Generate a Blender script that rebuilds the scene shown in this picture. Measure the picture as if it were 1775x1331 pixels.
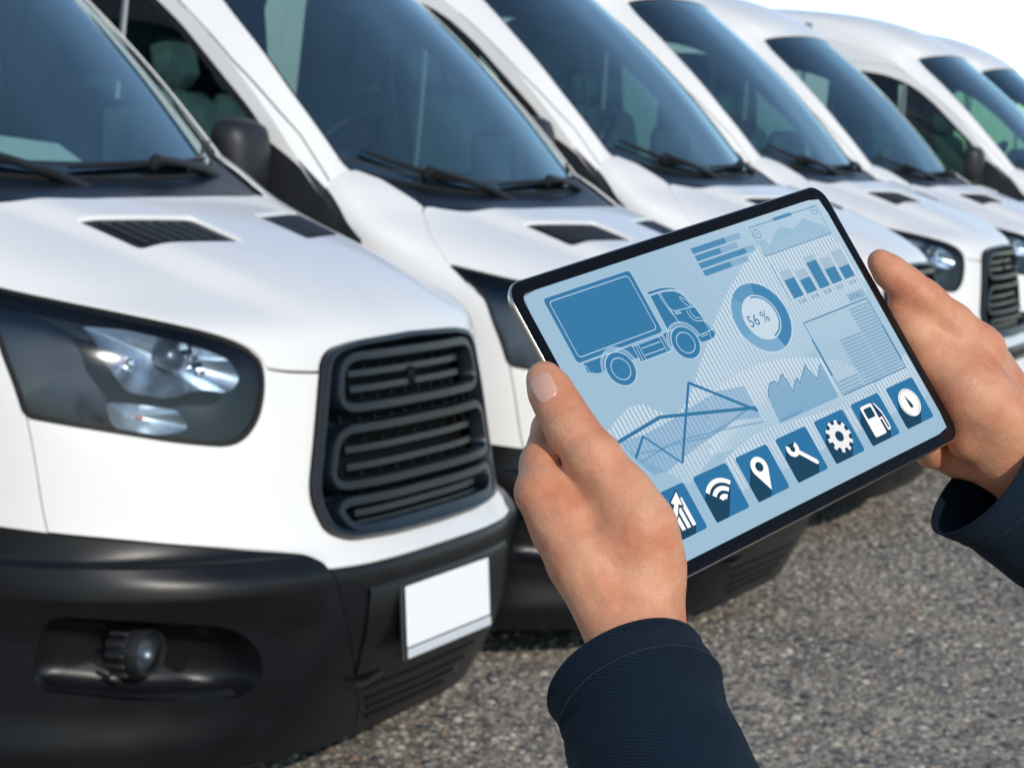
import bpy, bmesh, math, random
import numpy as np
from mathutils import Vector, Matrix
from mathutils.geometry import delaunay_2d_cdt
for o in list(bpy.data.objects): bpy.data.objects.remove(o)
SC=bpy.context.scene; COL=SC.collection
# ------------------------------------------------------------ camera
CAM=Vector((-5.0927,-2.3603,1.5099)); YAW,PIT,ROL=.403502,-.099041,.033304
F=Vector((math.cos(YAW)*math.cos(PIT),math.sin(YAW)*math.cos(PIT),math.sin(PIT)))
R0=Vector((math.sin(YAW),-math.cos(YAW),0)); U0=R0.cross(F)
R=R0*math.cos(ROL)+U0*math.sin(ROL); U=U0*math.cos(ROL)-R0*math.sin(ROL)
cd=bpy.data.cameras.new('camera'); co=bpy.data.objects.new('camera',cd); COL.objects.link(co)
co.matrix_world=Matrix(((R.x,U.x,-F.x,CAM.x),(R.y,U.y,-F.y,CAM.y),(R.z,U.z,-F.z,CAM.z),(0,0,0,1)))
cd.sensor_width=36; cd.lens=36*4202.9/1775; cd.clip_start=.05; cd.clip_end=3000
cd.dof.use_dof=True; cd.dof.focus_distance=1.38; cd.dof.aperture_fstop=27
SC.camera=co
# ------------------------------------------------------------ sky, sun, exposure
SUN_EL=math.radians(25); SUN_AZ=(-.60,-.80)
W=bpy.data.worlds.new('World'); SC.world=W; W.use_nodes=True
nt=W.node_tree; bg=nt.nodes['Background']; sk=nt.nodes.new('ShaderNodeTexSky'); sk.sky_type='NISHITA'; sk.sun_disc=False
sk.sun_elevation=SUN_EL; sk.sun_rotation=math.atan2(SUN_AZ[0],SUN_AZ[1]); sk.air_density=.9; sk.dust_density=.1; sk.ozone_density=1.0; sk.altitude=50
nt.links.new(sk.outputs[0],bg.inputs[0]); bg.inputs[1].default_value=.15
sl=bpy.data.lights.new('sun','SUN'); sl.energy=2.45; sl.angle=math.radians(.6); sl.color=(1,.925,.82)
so=bpy.data.objects.new('sun',sl); COL.objects.link(so); so.location=(-8,-12,9)
so.rotation_euler=Vector((-SUN_AZ[0]*math.cos(SUN_EL),-SUN_AZ[1]*math.cos(SUN_EL),-math.sin(SUN_EL))).to_track_quat('-Z','Y').to_euler()
SC.view_settings.view_transform='Standard'; SC.view_settings.look='None'; SC.view_settings.exposure=0.26; SC.view_settings.gamma=1
SC.view_settings.use_curve_mapping=False
SC.render.engine='CYCLES'; SC.cycles.max_bounces=6; SC.cycles.diffuse_bounces=3; SC.cycles.glossy_bounces=4; SC.cycles.volume_bounces=0; SC.cycles.transparent_max_bounces=16
# ------------------------------------------------------------ materials
def mat(name,col,rough=.5,metal=0,spec=.5,coat=0,var=0,scale=8,bump=0,bscale=60,alpha=None,bdist=.002,detail=6):
    m=bpy.data.materials.new(name); m.use_nodes=True; n=m.node_tree.nodes; l=m.node_tree.links; b=n['Principled BSDF']
    b.inputs['Base Color'].default_value=(*col,1); b.inputs['Roughness'].default_value=rough; b.inputs['Metallic'].default_value=metal
    b.inputs['Specular IOR Level'].default_value=spec; b.inputs['Coat Weight'].default_value=coat; b.inputs['Coat Roughness'].default_value=.06
    if var or bump:
        tc=n.new('ShaderNodeTexCoord')
    if var:
        nz=n.new('ShaderNodeTexNoise'); nz.inputs['Scale'].default_value=scale; nz.inputs['Detail'].default_value=detail
        l.new(tc.outputs['Object'],nz.inputs['Vector'])
        rp=n.new('ShaderNodeValToRGB'); rp.color_ramp.elements[0].position=.3; rp.color_ramp.elements[1].position=.7
        rp.color_ramp.elements[0].color=(*[c*(1-var) for c in col],1); rp.color_ramp.elements[1].color=(*[min(1,c*(1+var)) for c in col],1)
        l.new(nz.outputs['Fac'],rp.inputs[0]); l.new(rp.outputs[0],b.inputs['Base Color'])
        mr=n.new('ShaderNodeMapRange'); mr.inputs['To Min'].default_value=rough*.85; mr.inputs['To Max'].default_value=min(1,rough*1.15)
        l.new(nz.outputs['Fac'],mr.inputs['Value']); l.new(mr.outputs[0],b.inputs['Roughness'])
    if bump:
        bz=n.new('ShaderNodeTexNoise'); bz.inputs['Scale'].default_value=bscale; bz.inputs['Detail'].default_value=4; l.new(tc.outputs['Object'],bz.inputs['Vector'])
        bp=n.new('ShaderNodeBump'); bp.inputs['Strength'].default_value=bump; bp.inputs['Distance'].default_value=bdist
        l.new(bz.outputs['Fac'],bp.inputs['Height']); l.new(bp.outputs[0],b.inputs['Normal'])
    return m
def glass(name,tint,refl=(1,1,1),ior=1.5,rough=.0,floor=0.0):
    """thin pane: tinted see-through plus a Fresnel mirror"""
    m=bpy.data.materials.new(name); m.use_nodes=True; n=m.node_tree.nodes; l=m.node_tree.links; n.clear()
    o=n.new('ShaderNodeOutputMaterial'); t=n.new('ShaderNodeBsdfTransparent'); t.inputs[0].default_value=(*tint,1)
    g=n.new('ShaderNodeBsdfGlossy'); g.inputs['Color'].default_value=(*refl,1); g.inputs['Roughness'].default_value=rough
    f=n.new('ShaderNodeFresnel'); f.inputs[0].default_value=ior; mx=n.new('ShaderNodeMixShader')
    if floor:
        ad=n.new('ShaderNodeMath'); ad.operation='ADD'; ad.inputs[1].default_value=floor; ad.use_clamp=True; l.new(f.outputs[0],ad.inputs[0]); l.new(ad.outputs[0],mx.inputs[0])
    else: l.new(f.outputs[0],mx.inputs[0])
    l.new(t.outputs[0],mx.inputs[1]); l.new(g.outputs[0],mx.inputs[2]); l.new(mx.outputs[0],o.inputs[0]); return m
M={}
M['white']=mat('white_paint',(.79,.775,.745),.30,coat=.4,var=.03,scale=2.2,detail=12)
M['black']=mat('black_bumper_plastic',(.0055,.006,.0075),.33,spec=.30,var=.25,scale=9,bump=.25,bscale=420,bdist=.0006)
M['trim']=mat('dark_trim_plastic',(.012,.013,.015),.5,var=.2,scale=14,bump=.2,bscale=500,bdist=.0005)
M['grille']=mat('grille_plastic',(.004,.008,.014),.36,spec=.5,var=.15,scale=20)
M['grille_back']=mat('grille_shadow_plastic',(.002,.002,.0025),.7,spec=.2)
M['rubber']=mat('black_rubber',(.012,.012,.013),.6,spec=.3)
M['glass']=glass('windscreen_glass',(.66,.88,.87),refl=(.80,.96,.97),floor=.16)
M['sideglass']=glass('side_glass',(.52,.66,.62),floor=.0)
M['lens']=glass('headlight_lens',(.80,.86,.91),ior=1.25,rough=.12,floor=.02)
M['chrome']=mat('chrome_reflector',(.80,.83,.86),.12,metal=1)
M['satin']=mat('hazy_reflector',(.58,.64,.70),.36,metal=1,var=.08,scale=60)
M['lampdark']=mat('headlight_housing',(.007,.016,.029),.5,spec=.3)
M['lampgrey']=mat('lamp_bezel',(.10,.11,.12),.3,metal=.6)
M['amber']=mat('amber_bulb',(.75,.28,.16),.3)
M['cabin']=mat('cabin_plastic',(.085,.14,.155),.65,var=.2,scale=8)
M['cabin2']=mat('cabin_trim_grey',(.24,.34,.36),.7,var=.15,scale=6)
M['seat']=mat('seat_cloth',(.085,.125,.14),.9,var=.25,scale=30,bump=.4,bscale=600,bdist=.001)
M['steel']=mat('wheel_silver',(.35,.36,.37),.4,metal=.8)
M['plate']=mat('plate_white',(.93,.93,.93),.35)
M['plate2']=mat('plate_strip',(.62,.65,.68),.35)
# ------------------------------------------------------------ mesh helpers
def link(o,parent=None):
    COL.objects.link(o)
    if parent is not None: o.parent=parent
    return o
def mesh(name,V,Fc,m,parent=None,smooth=True,normals=None,flat_from=None):
    me=bpy.data.meshes.new(name); me.from_pydata([tuple(map(float,v)) for v in V],[],[tuple(map(int,f)) for f in Fc]); me.materials.append(m)
    if smooth:
        sm=np.ones(len(me.polygons),bool)
        if flat_from is not None: sm[flat_from:]=False
        me.polygons.foreach_set('use_smooth',sm)
    if normals is not None: me.normals_split_custom_set_from_vertices([tuple(map(float,n)) for n in normals])
    me.update(); return link(bpy.data.objects.new(name,me),parent)
def empty(name,loc=(0,0,0),rz=0,label=None,cat=None,group=None):
    o=link(bpy.data.objects.new(name,None)); o.location=loc; o.rotation_euler=(0,0,rz); o.empty_display_size=.1
    tag(o,label,cat,group); return o
def tag(o,label=None,cat=None,group=None,kind=None):
    if label: o['label']=label
    if cat: o['category']=cat
    if group: o['group']=group
    if kind: o['kind']=kind
    return o
class MB:
    def __init__(s): s.V=[];s.F=[]
    def add(s,V,Fc):
        k=len(s.V); s.V+=[tuple(v) for v in V]; s.F+=[tuple(i+k for i in f) for f in Fc]
    def box(s,c,d,rot=None,bev=0):
        c=Vector(c);h=[x/2 for x in d]; rot=rot or Matrix.Identity(3)
        if bev:
            V=[];b=min(bev,min(h)*.95)
            for sx in (-1,1):
                for sy in (-1,1):
                    for sz in (-1,1):
                        for a in range(3):
                            p=[sx*(h[0]-b),sy*(h[1]-b),sz*(h[2]-b)]; p[a]=(sx,sy,sz)[a]*h[a]; V.append(c+rot@Vector(p))
            bm=bmesh.new()
            for v in V: bm.verts.new(v)
            bmesh.ops.convex_hull(bm,input=bm.verts); bmesh.ops.dissolve_limit(bm,angle_limit=.01,verts=bm.verts,edges=bm.edges)
            bm.verts.index_update(); s.add([v.co[:] for v in bm.verts],[[v.index for v in f.verts] for f in bm.faces]); bm.free(); return
        V=[c+rot@Vector((x*h[0],y*h[1],z*h[2])) for x in(-1,1) for y in(-1,1) for z in(-1,1)]
        s.add(V,[(0,1,3,2),(4,6,7,5),(0,4,5,1),(2,3,7,6),(0,2,6,4),(1,5,7,3)])
    def tube(s,P,r,n=8,cap=True,closed=False,prof=None,upv=None):
        """sweep a ring (or a 2-D profile) along points"""
        P=[Vector(p) for p in P]; N=len(P); rr=r if hasattr(r,'__len__') else [r]*N; V=[]
        prof=prof or [(math.cos(2*math.pi*k/n),math.sin(2*math.pi*k/n)) for k in range(n)]; n=len(prof); up=None
        for i,p in enumerate(P):
            a=P[(i-1)%N] if closed or i else P[0]; b=P[(i+1)%N] if closed or i<N-1 else P[-1]; t=(b-a).normalized()
            if upv is not None: up=Vector(upv[i]) if hasattr(upv[0],'__len__') else Vector(upv)
            elif up is None: up=Vector((0,0,1)) if abs(t.z)<.9 else Vector((1,0,0))
            sx=t.cross(up).normalized(); up2=sx.cross(t).normalized()
            if upv is None: up=up2
            V+=[p+(sx*x+up2*y)*rr[i] for x,y in prof]
        Fc=[]
        for i in range(N if closed else N-1):
            j=(i+1)%N
            for k in range(n):
                k2=(k+1)%n; Fc.append((i*n+k,i*n+k2,j*n+k2,j*n+k))
        if cap and not closed: Fc+=[tuple(range(n))[::-1],tuple((N-1)*n+k for k in range(n))]
        s.add(V,Fc)
    def lathe(s,prof,c,axis,n=24):
        """prof: (radius, along) pairs"""
        ax=Vector(axis).normalized(); a=ax.orthogonal().normalized(); b=ax.cross(a); c=Vector(c); V=[];Fc=[]
        for r,h in prof:
            V+=[c+ax*h+(a*math.cos(2*math.pi*k/n)+b*math.sin(2*math.pi*k/n))*r for k in range(n)]
        for i in range(len(prof)-1):
            for k in range(n):
                k2=(k+1)%n; Fc.append((i*n+k,i*n+k2,(i+1)*n+k2,(i+1)*n+k))
        s.add(V,Fc)
    def build(s,name,m,parent=None,smooth=True,sharp=40):
        o=mesh(name,s.V,s.F,m,parent,smooth)
        if smooth and sharp: o.data.set_sharp_from_angle(angle=math.radians(sharp))
        return o
# ---- smooth surfaces of the van, x = across, -y = forward, z = up ----
XS_Z=[.0,.25,.45,.8,1.0,1.2,1.4,1.7,2.0,2.2,2.4,2.6]
XS_X=[.965,.985,.998,1.0,.998,.985,.955,.905,.852,.815,.772,.72]
def xs(z): return np.interp(z,XS_Z,XS_X)
def spl(P):
    """natural cubic spline second derivatives along axis 0 (uniform knots)"""
    n=len(P); A=np.zeros((n,n)); B=np.zeros_like(P)
    A[0,0]=A[-1,-1]=1
    for i in range(1,n-1):
        A[i,i-1]=1;A[i,i]=4;A[i,i+1]=1;B[i]=6*(P[i+1]-2*P[i]+P[i-1])
    return np.linalg.solve(A,B.reshape(n,-1)).reshape(P.shape)
def basis(n):
    """matrix mapping knot values -> second derivatives"""
    return spl(np.eye(n))
class Surf:
    bump=None
    def __init__(s,half):
        half=np.asarray(half,float)            # rows,cols(0..7),3
        mir=half[:,:0:-1].copy(); mir[...,0]*=-1
        s.P=np.concatenate([mir,half],1); s.R,s.C=s.P.shape[:2]; s.c0=half.shape[1]-1
        s.Mr=basis(s.R); s.Mc=basis(s.C)
    def w(s,t,n,M):
        t=np.clip(t,0,n-1-1e-9); i=t.astype(int); f=t-i; W=np.zeros((len(t),n)); k=np.arange(len(t))
        W[k,i]+=1-f; W[k,i+1]+=f
        W+=((1-f)**3-(1-f))[:,None]/6*M[i]+(f**3-f)[:,None]/6*M[i+1]
        return W
    def __call__(s,u,v):
        u=np.atleast_1d(np.asarray(u,float)); v=np.atleast_1d(np.asarray(v,float))
        Wu=s.w(u+s.c0,s.C,s.Mc); Wv=s.w(v,s.R,s.Mr)
        P=np.einsum('kr,kc,rcd->kd',Wv,Wu,s.P)
        if s.bump:
            P[:,2]+=s.bump(u,v); q=s.ridge(u,v); P[:,1]-=q*.85; P[:,0]+=np.sign(u)*q*.5
        return P
    def nrm(s,u,v):
        u=np.atleast_1d(np.asarray(u,float)); v=np.atleast_1d(np.asarray(v,float)); e=.02
        du=s(np.minimum(u+e,s.c0),v)-s(np.maximum(u-e,-s.c0),v); dv=s(u,np.minimum(v+e,s.R-1))-s(u,np.maximum(v-e,0))
        n=np.cross(du,dv); return n/np.linalg.norm(n,axis=1)[:,None]
def row(x,y,z):
    x=list(x);z=list(z) if np.ndim(z) else [z]*8
    x[7]=float(xs(z[7])); return np.stack([x,y,z],1)
XA=[0,.22,.42,.58,.74,.875,.962,1]
A_NET=[
 row(XA,[.085,.09,.11,.155,.235,.365,.525,.70],.15),
 row(XA,[.03,.035,.058,.11,.195,.33,.50,.70],.245),
 row(XA,[-.022,-.017,.008,.068,.163,.303,.48,.70],.37),
 row(XA,[-.045,-.04,-.01,.055,.15,.295,.475,.70],.52),
 row(XA,[-.035,-.03,.0,.06,.16,.305,.485,.71],.585),
 row(XA,[.005,.01,.04,.10,.20,.335,.505,.725],.635),
 row(XA,[.03,.035,.068,.125,.218,.35,.52,.745],.72),
 row(XA,[.05,.055,.088,.145,.235,.362,.532,.775],.86),
 row(XA,[.072,.078,.11,.165,.255,.385,.555,.79],[1.0,1.0,1.0,.998,.995,.995,1.0,1.0]),
 row(XA,[.115,.12,.15,.202,.295,.43,.60,.82],[1.10,1.10,1.09,1.085,1.085,1.095,1.105,1.10]),
 row(XA,[.265,.268,.288,.33,.415,.54,.69,.885],[1.19,1.188,1.176,1.165,1.165,1.17,1.175,1.165]),
 row(XA,[.48,.48,.49,.525,.60,.705,.82,.955],[1.275,1.272,1.262,1.25,1.248,1.25,1.248,1.225]),
 row(XA,[.70,.70,.71,.745,.81,.89,.955,1.03],[1.345,1.343,1.337,1.33,1.332,1.335,1.325,1.29]),
 row([0,.22,.42,.58,.72,.81,.893,1],[.905,.91,.935,.975,1.03,1.08,1.10,1.115],[1.40,1.40,1.405,1.42,1.445,1.455,1.438,1.375]),
]
g0=row([0,.24,.46,.62,.735,.81,.893,1],[.895,.90,.935,.985,1.04,1.08,1.10,1.115],[1.392,1.393,1.40,1.418,1.44,1.455,1.438,1.375])
g4=row([0,.21,.39,.52,.605,.665,.745,1],[1.74,1.746,1.768,1.798,1.832,1.862,1.88,1.90],[2.235,2.233,2.225,2.215,2.205,2.19,2.16,2.105])
G_NET=[g0]
for k,b in ((1,.03),(2,.042),(3,.03)):
    t=k/4; r=g0*(1-t)+g4*t; r=r.copy(); r[:,1]-=b*.7; r[:,2]+=b*.7; r[7,0]=xs(r[7,2]); G_NET.append(r)
G_NET+= [g4,
 row([0,.22,.42,.56,.645,.705,.765,1],[1.90,1.905,1.925,1.95,1.975,2.0,2.02,2.05],[2.345,2.342,2.33,2.315,2.30,2.28,2.25,2.19]),
 row([0,.22,.42,.55,.63,.69,.745,1],[2.2,2.205,2.22,2.24,2.26,2.28,2.31,2.36],[2.465,2.462,2.45,2.435,2.42,2.40,2.365,2.29]),
 row([0,.22,.42,.55,.63,.68,.73,1],[2.8]*8,[2.55,2.547,2.535,2.52,2.505,2.485,2.44,2.36]),
 row([0,.22,.42,.55,.63,.68,.73,1],[4.0]*8,[2.58,2.577,2.565,2.55,2.535,2.515,2.47,2.39]),
 row([0,.22,.42,.55,.63,.68,.73,1],[5.5]*8,[2.58,2.577,2.565,2.55,2.535,2.515,2.47,2.39]),
]
SA=Surf(A_NET); SG=Surf(G_NET)

def sst(a,b,t):
    t=np.clip((t-a)/(b-a),0,1); return t*t*(3-2*t)
def hood_bump(u,v):
    uc=np.interp(v,[9,10,11,12,13],[1.75,2.0,2.35,2.75,3.0])
    return .022*sst(9.0,10.3,v)*(sst(-.45,.45,uc-np.abs(u))-.8)*(1-sst(12.1,12.8,v))
def ridge(u,v):
    """raised band round the bumper corners, undercut below it"""
    a=np.abs(u); return sst(2.3,3.0,a)*(1-sst(6.2,7,a))*(.016*sst(2.95,3.3,v)*(1-sst(4.55,4.85,v))-.022*sst(.6,1.6,v)*(1-sst(2.5,3.05,v)))
SA.bump=hood_bump; SA.ridge=ridge
# ------------------------------------------------------------ van panels cut out of the surfaces
def inpoly(P,poly):
    poly=np.asarray(poly); x,y=P[:,0],P[:,1]; r=np.zeros(len(P),bool); n=len(poly)
    for i in range(n):
        x1,y1=poly[i]; x2,y2=poly[(i+1)%n]
        if y1==y2: continue
        c=((y1>y)!=(y2>y))&(x<(x2-x1)*(y-y1)/(y2-y1)+x1); r^=c
    return r
def rnd(poly,rad,n=5):
    """round polygon corners by quadratic arcs; rad may be one number or one per corner"""
    out=[];N=len(poly); P=[Vector(p) for p in poly]; rad=rad if hasattr(rad,'__len__') else [rad]*N
    for i in range(N):
        a,b,c=P[i-1],P[i],P[(i+1)%N]; r1=min(rad[i],(a-b).length*.48); r2=min(rad[i],(c-b).length*.48)
        if rad[i]<=0: out.append(tuple(b)); continue
        p=b+(a-b).normalized()*r1; q=b+(c-b).normalized()*r2
        for k in range(n+1):
            t=k/n; out.append(tuple(p*(1-t)**2+b*2*t*(1-t)+q*t*t))
    return out
def dens(poly,step,closed=True):
    out=[];N=len(poly)
    for i in range(N if closed else N-1):
        a=np.array(poly[i],float); b=np.array(poly[(i+1)%N],float); k=max(1,int(np.ceil(np.linalg.norm(b-a)/step)))
        out+=[tuple(a+(b-a)*j/k) for j in range(k)]
    if not closed: out.append(tuple(poly[-1]))
    return out
def mir(p): return [(-x,y) for x,y in p][::-1]
def cut(dom,regions,du,dv,lines=()):
    """constrained triangulation of a 2-D domain; returns uv points and triangles per region name"""
    (u0,u1),(v0,v1)=dom['box'] if isinstance(dom,dict) else dom
    outer=dom.get('poly') if isinstance(dom,dict) else None
    V=[];E=[]
    def loop(p,closed=True):
        k=len(V); V.extend(p); n=len(p); E.extend([(k+i,k+(i+1)%n) for i in range(n if closed else n-1)])
    st=min(du,dv)*.8
    outer=outer or [(u0,v0),(u1,v0),(u1,v1),(u0,v1)]
    loop(dens(outer,st))
    for nm,p in regions: loop(dens(p,st))
    B=np.array(V); gu=np.arange(u0+du/2,u1,du); gv=np.arange(v0+dv/2,v1,dv)
    G=np.array([(a,b) for i,b in enumerate(gv) for a in gu+(du/4 if i%2 else -du/4)])
    G=G[inpoly(G,outer)]
    keep=np.array([np.min(((B-g)/(du,dv))**2@np.ones(2))>.16 for g in G]); G=G[keep]
    V=[Vector(v) for v in V]+[Vector(g) for g in G]
    r=delaunay_2d_cdt(V,E,[],0,1e-5)
    P=np.array([tuple(v) for v in r[0]]); T=np.array([f for f in r[2]]); C=P[T].mean(1)
    lab=np.full(len(T),'rest',dtype=object); done=np.zeros(len(T),bool)
    for nm,p in regions:
        i=inpoly(C,p)&~done; lab[i]=nm; done|=i
    lab[~inpoly(C,outer)]='out'
    return P,T,lab
def panel(name,P,T,fn,nf,m,parent,gap=.0025,flange=.014,off=0.0,edge=True):
    """triangles in uv -> a skin with a small inset gap and a turned-in edge"""
    ids=np.unique(T); idx=-np.ones(len(P),int); idx[ids]=np.arange(len(ids)); T=idx[T]
    X=fn(P[ids]); N=nf(P[ids]); X=X+N*off
    # orient
    fnrm=np.cross(X[T[:,1]]-X[T[:,0]],X[T[:,2]]-X[T[:,0]]); flip=(fnrm*N[T[:,0]]).sum(1)<0; T[flip]=T[flip][:,::-1]
    V=list(X);NN=list(N);Fc=[tuple(t) for t in T]; nf0=len(Fc)
    if edge:
        ed={}
        for t in T:
            for a,b in ((t[0],t[1]),(t[1],t[2]),(t[2],t[0])): ed[(a,b)]=1
        bd=[(a,b) for (a,b) in ed if (b,a) not in ed]
        shift=np.zeros_like(X)
        for a,b in bd:
            t=X[b]-X[a]; 
            for q in (a,b):
                d=np.cross(N[q],t); L=np.linalg.norm(d)
                if L>1e-9: shift[q]+=d/L
        L=np.linalg.norm(shift,axis=1); s=L>1e-6; shift[s]/=L[s][:,None]
        X=X+shift*gap; V=list(X); k={}
        for a,b in bd:
            for q in (a,b):
                if q not in k:
                    k[q]=len(V); o=-shift[q]; V+= [X[q],X[q]-N[q]*flange]; NN+=[o*.8+N[q]*.6]*2
            Fc.append((k[b],k[a],k[a]+1,k[b]+1))
    NN=np.array(NN); NN/=np.linalg.norm(NN,axis=1)[:,None]+1e-9
    return mesh(name,V,Fc,m,parent,True,NN)
fA=lambda q:SA(q[:,0],q[:,1]); nA=lambda q:SA.nrm(q[:,0],q[:,1])
fG=lambda q:SG(q[:,0],q[:,1]); nG=lambda q:SG.nrm(q[:,0],q[:,1])
def onA(uv,off=0.0):
    uv=np.asarray(uv,float); return SA(uv[:,0],uv[:,1])+SA.nrm(uv[:,0],uv[:,1])*off
def onG(uv,off=0.0):
    uv=np.asarray(uv,float); return SG(uv[:,0],uv[:,1])+SG.nrm(uv[:,0],uv[:,1])*off
# outlines in surface coordinates (half, u<0 is the driver's side)
HL=rnd([(-5.62,10.52),(-5.05,10.24),(-4.43,9.85),(-3.73,9.32),(-3.15,8.82),(-2.84,8.3),(-2.84,7.75),(-3.0,7.25),(-3.35,6.93),(-4.1,7.04),(-4.79,7.2),(-5.78,7.40),(-5.9,8.42),(-5.83,9.5)],[.1,.3,.3,.3,.3,.3,.3,.3,.3,.3,.3,.12,.3,.3])
GR=rnd([(0,8.56),(1.2,8.5),(1.78,8.38),(2.05,7.2),(2.3,6.15),(2.12,5.25),(1.85,4.95),(1.0,4.86),(0,4.83),(-1.0,4.86),(-1.85,4.95),(-2.12,5.25),(-2.3,6.15),(-2.05,7.2),(-1.78,8.38),(-1.2,8.5)],[0,.1,.35,.3,.3,.2,.2,.1,0,.1,.2,.2,.3,.3,.35,.1])
BCORN=rnd([(-7,5.85),(-6.09,5.72),(-4.87,5.48),(-3.59,5.09),(-2.66,4.72),(-2.45,4.35),(-2.42,3.95),(-2.25,2.95),(-1.93,2.1),(-1.2,.75),(-1.0,0),(-7,0)],[0,.3,.3,.3,.15,.2,.1,.3,.3,.3,0,0])
BCEN=[(-2.42,3.95),(-1.7,3.91),(-.4,3.95),(.4,3.95),(1.7,3.91),(2.42,3.95)]+[(-x,y) for x,y in reversed([(-2.42,3.95),(-2.25,2.95),(-1.93,2.1),(-1.2,.75),(-1.0,0)])][1:] if False else None
half=[(-2.42,3.95),(-2.25,2.95),(-1.93,2.1),(-1.2,.75),(-1.0,0)]
BCEN=[(2.42,3.95),(1.7,3.91),(.4,3.95),(-.4,3.95),(-1.7,3.91)]+half+[(-x,y) for x,y in half[::-1]][:-1]
FOG=rnd([(-5.75,2.93),(-4.78,2.83),(-3.82,2.68),(-3.42,2.4),(-3.25,1.95),(-3.4,1.62),(-4.7,1.72),(-5.86,1.9)],[.25,.2,.25,.3,.25,.2,.2,.25])
VENT=rnd([(-2.55,11.72),(-.68,11.46),(-.68,10.80),(-2.42,11.04)],.06,3)
HOOD_S=[(-1.75,8.0),(-2.42,8.02),(-2.84,8.1)]
HOOD=[(0,7.9)]+[(1.8,7.95),(2.42,8.02),(2.8,8.12),(2.9,8.5),(3.15,8.86),(3.73,9.36),(4.43,9.89),(5.05,10.28),(5.6,10.55),(5.3,11.05),(4.95,11.5),(4.5,11.95),(4.25,12.2),(4.0,12.36),(3.0,12.28),(1.7,12.12),(0,12.06)]
HOOD=rnd(HOOD+[(-x,y) for x,y in HOOD[1:-1]][::-1],.12,3)
FEN=[(-7,5.8),(-5.6,5.6),(-5.75,7.4),(-5.9,9.5),(-5.6,10.5),(-4.3,11.0),(-3.7,12.25),(-4.1,12.6),(-4.6,13),(-7,13)]
COWL=[(-4.95,13),(-4.4,12.84),(-4.08,12.45),(-4.0,11.9),(4.0,11.9),(4.08,12.45),(4.4,12.84),(4.95,13)]
TRI_A=[(-7,13),(-6.62,13),(-6.58,12.45),(-6.66,11.6),(-7,11.2)]
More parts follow.
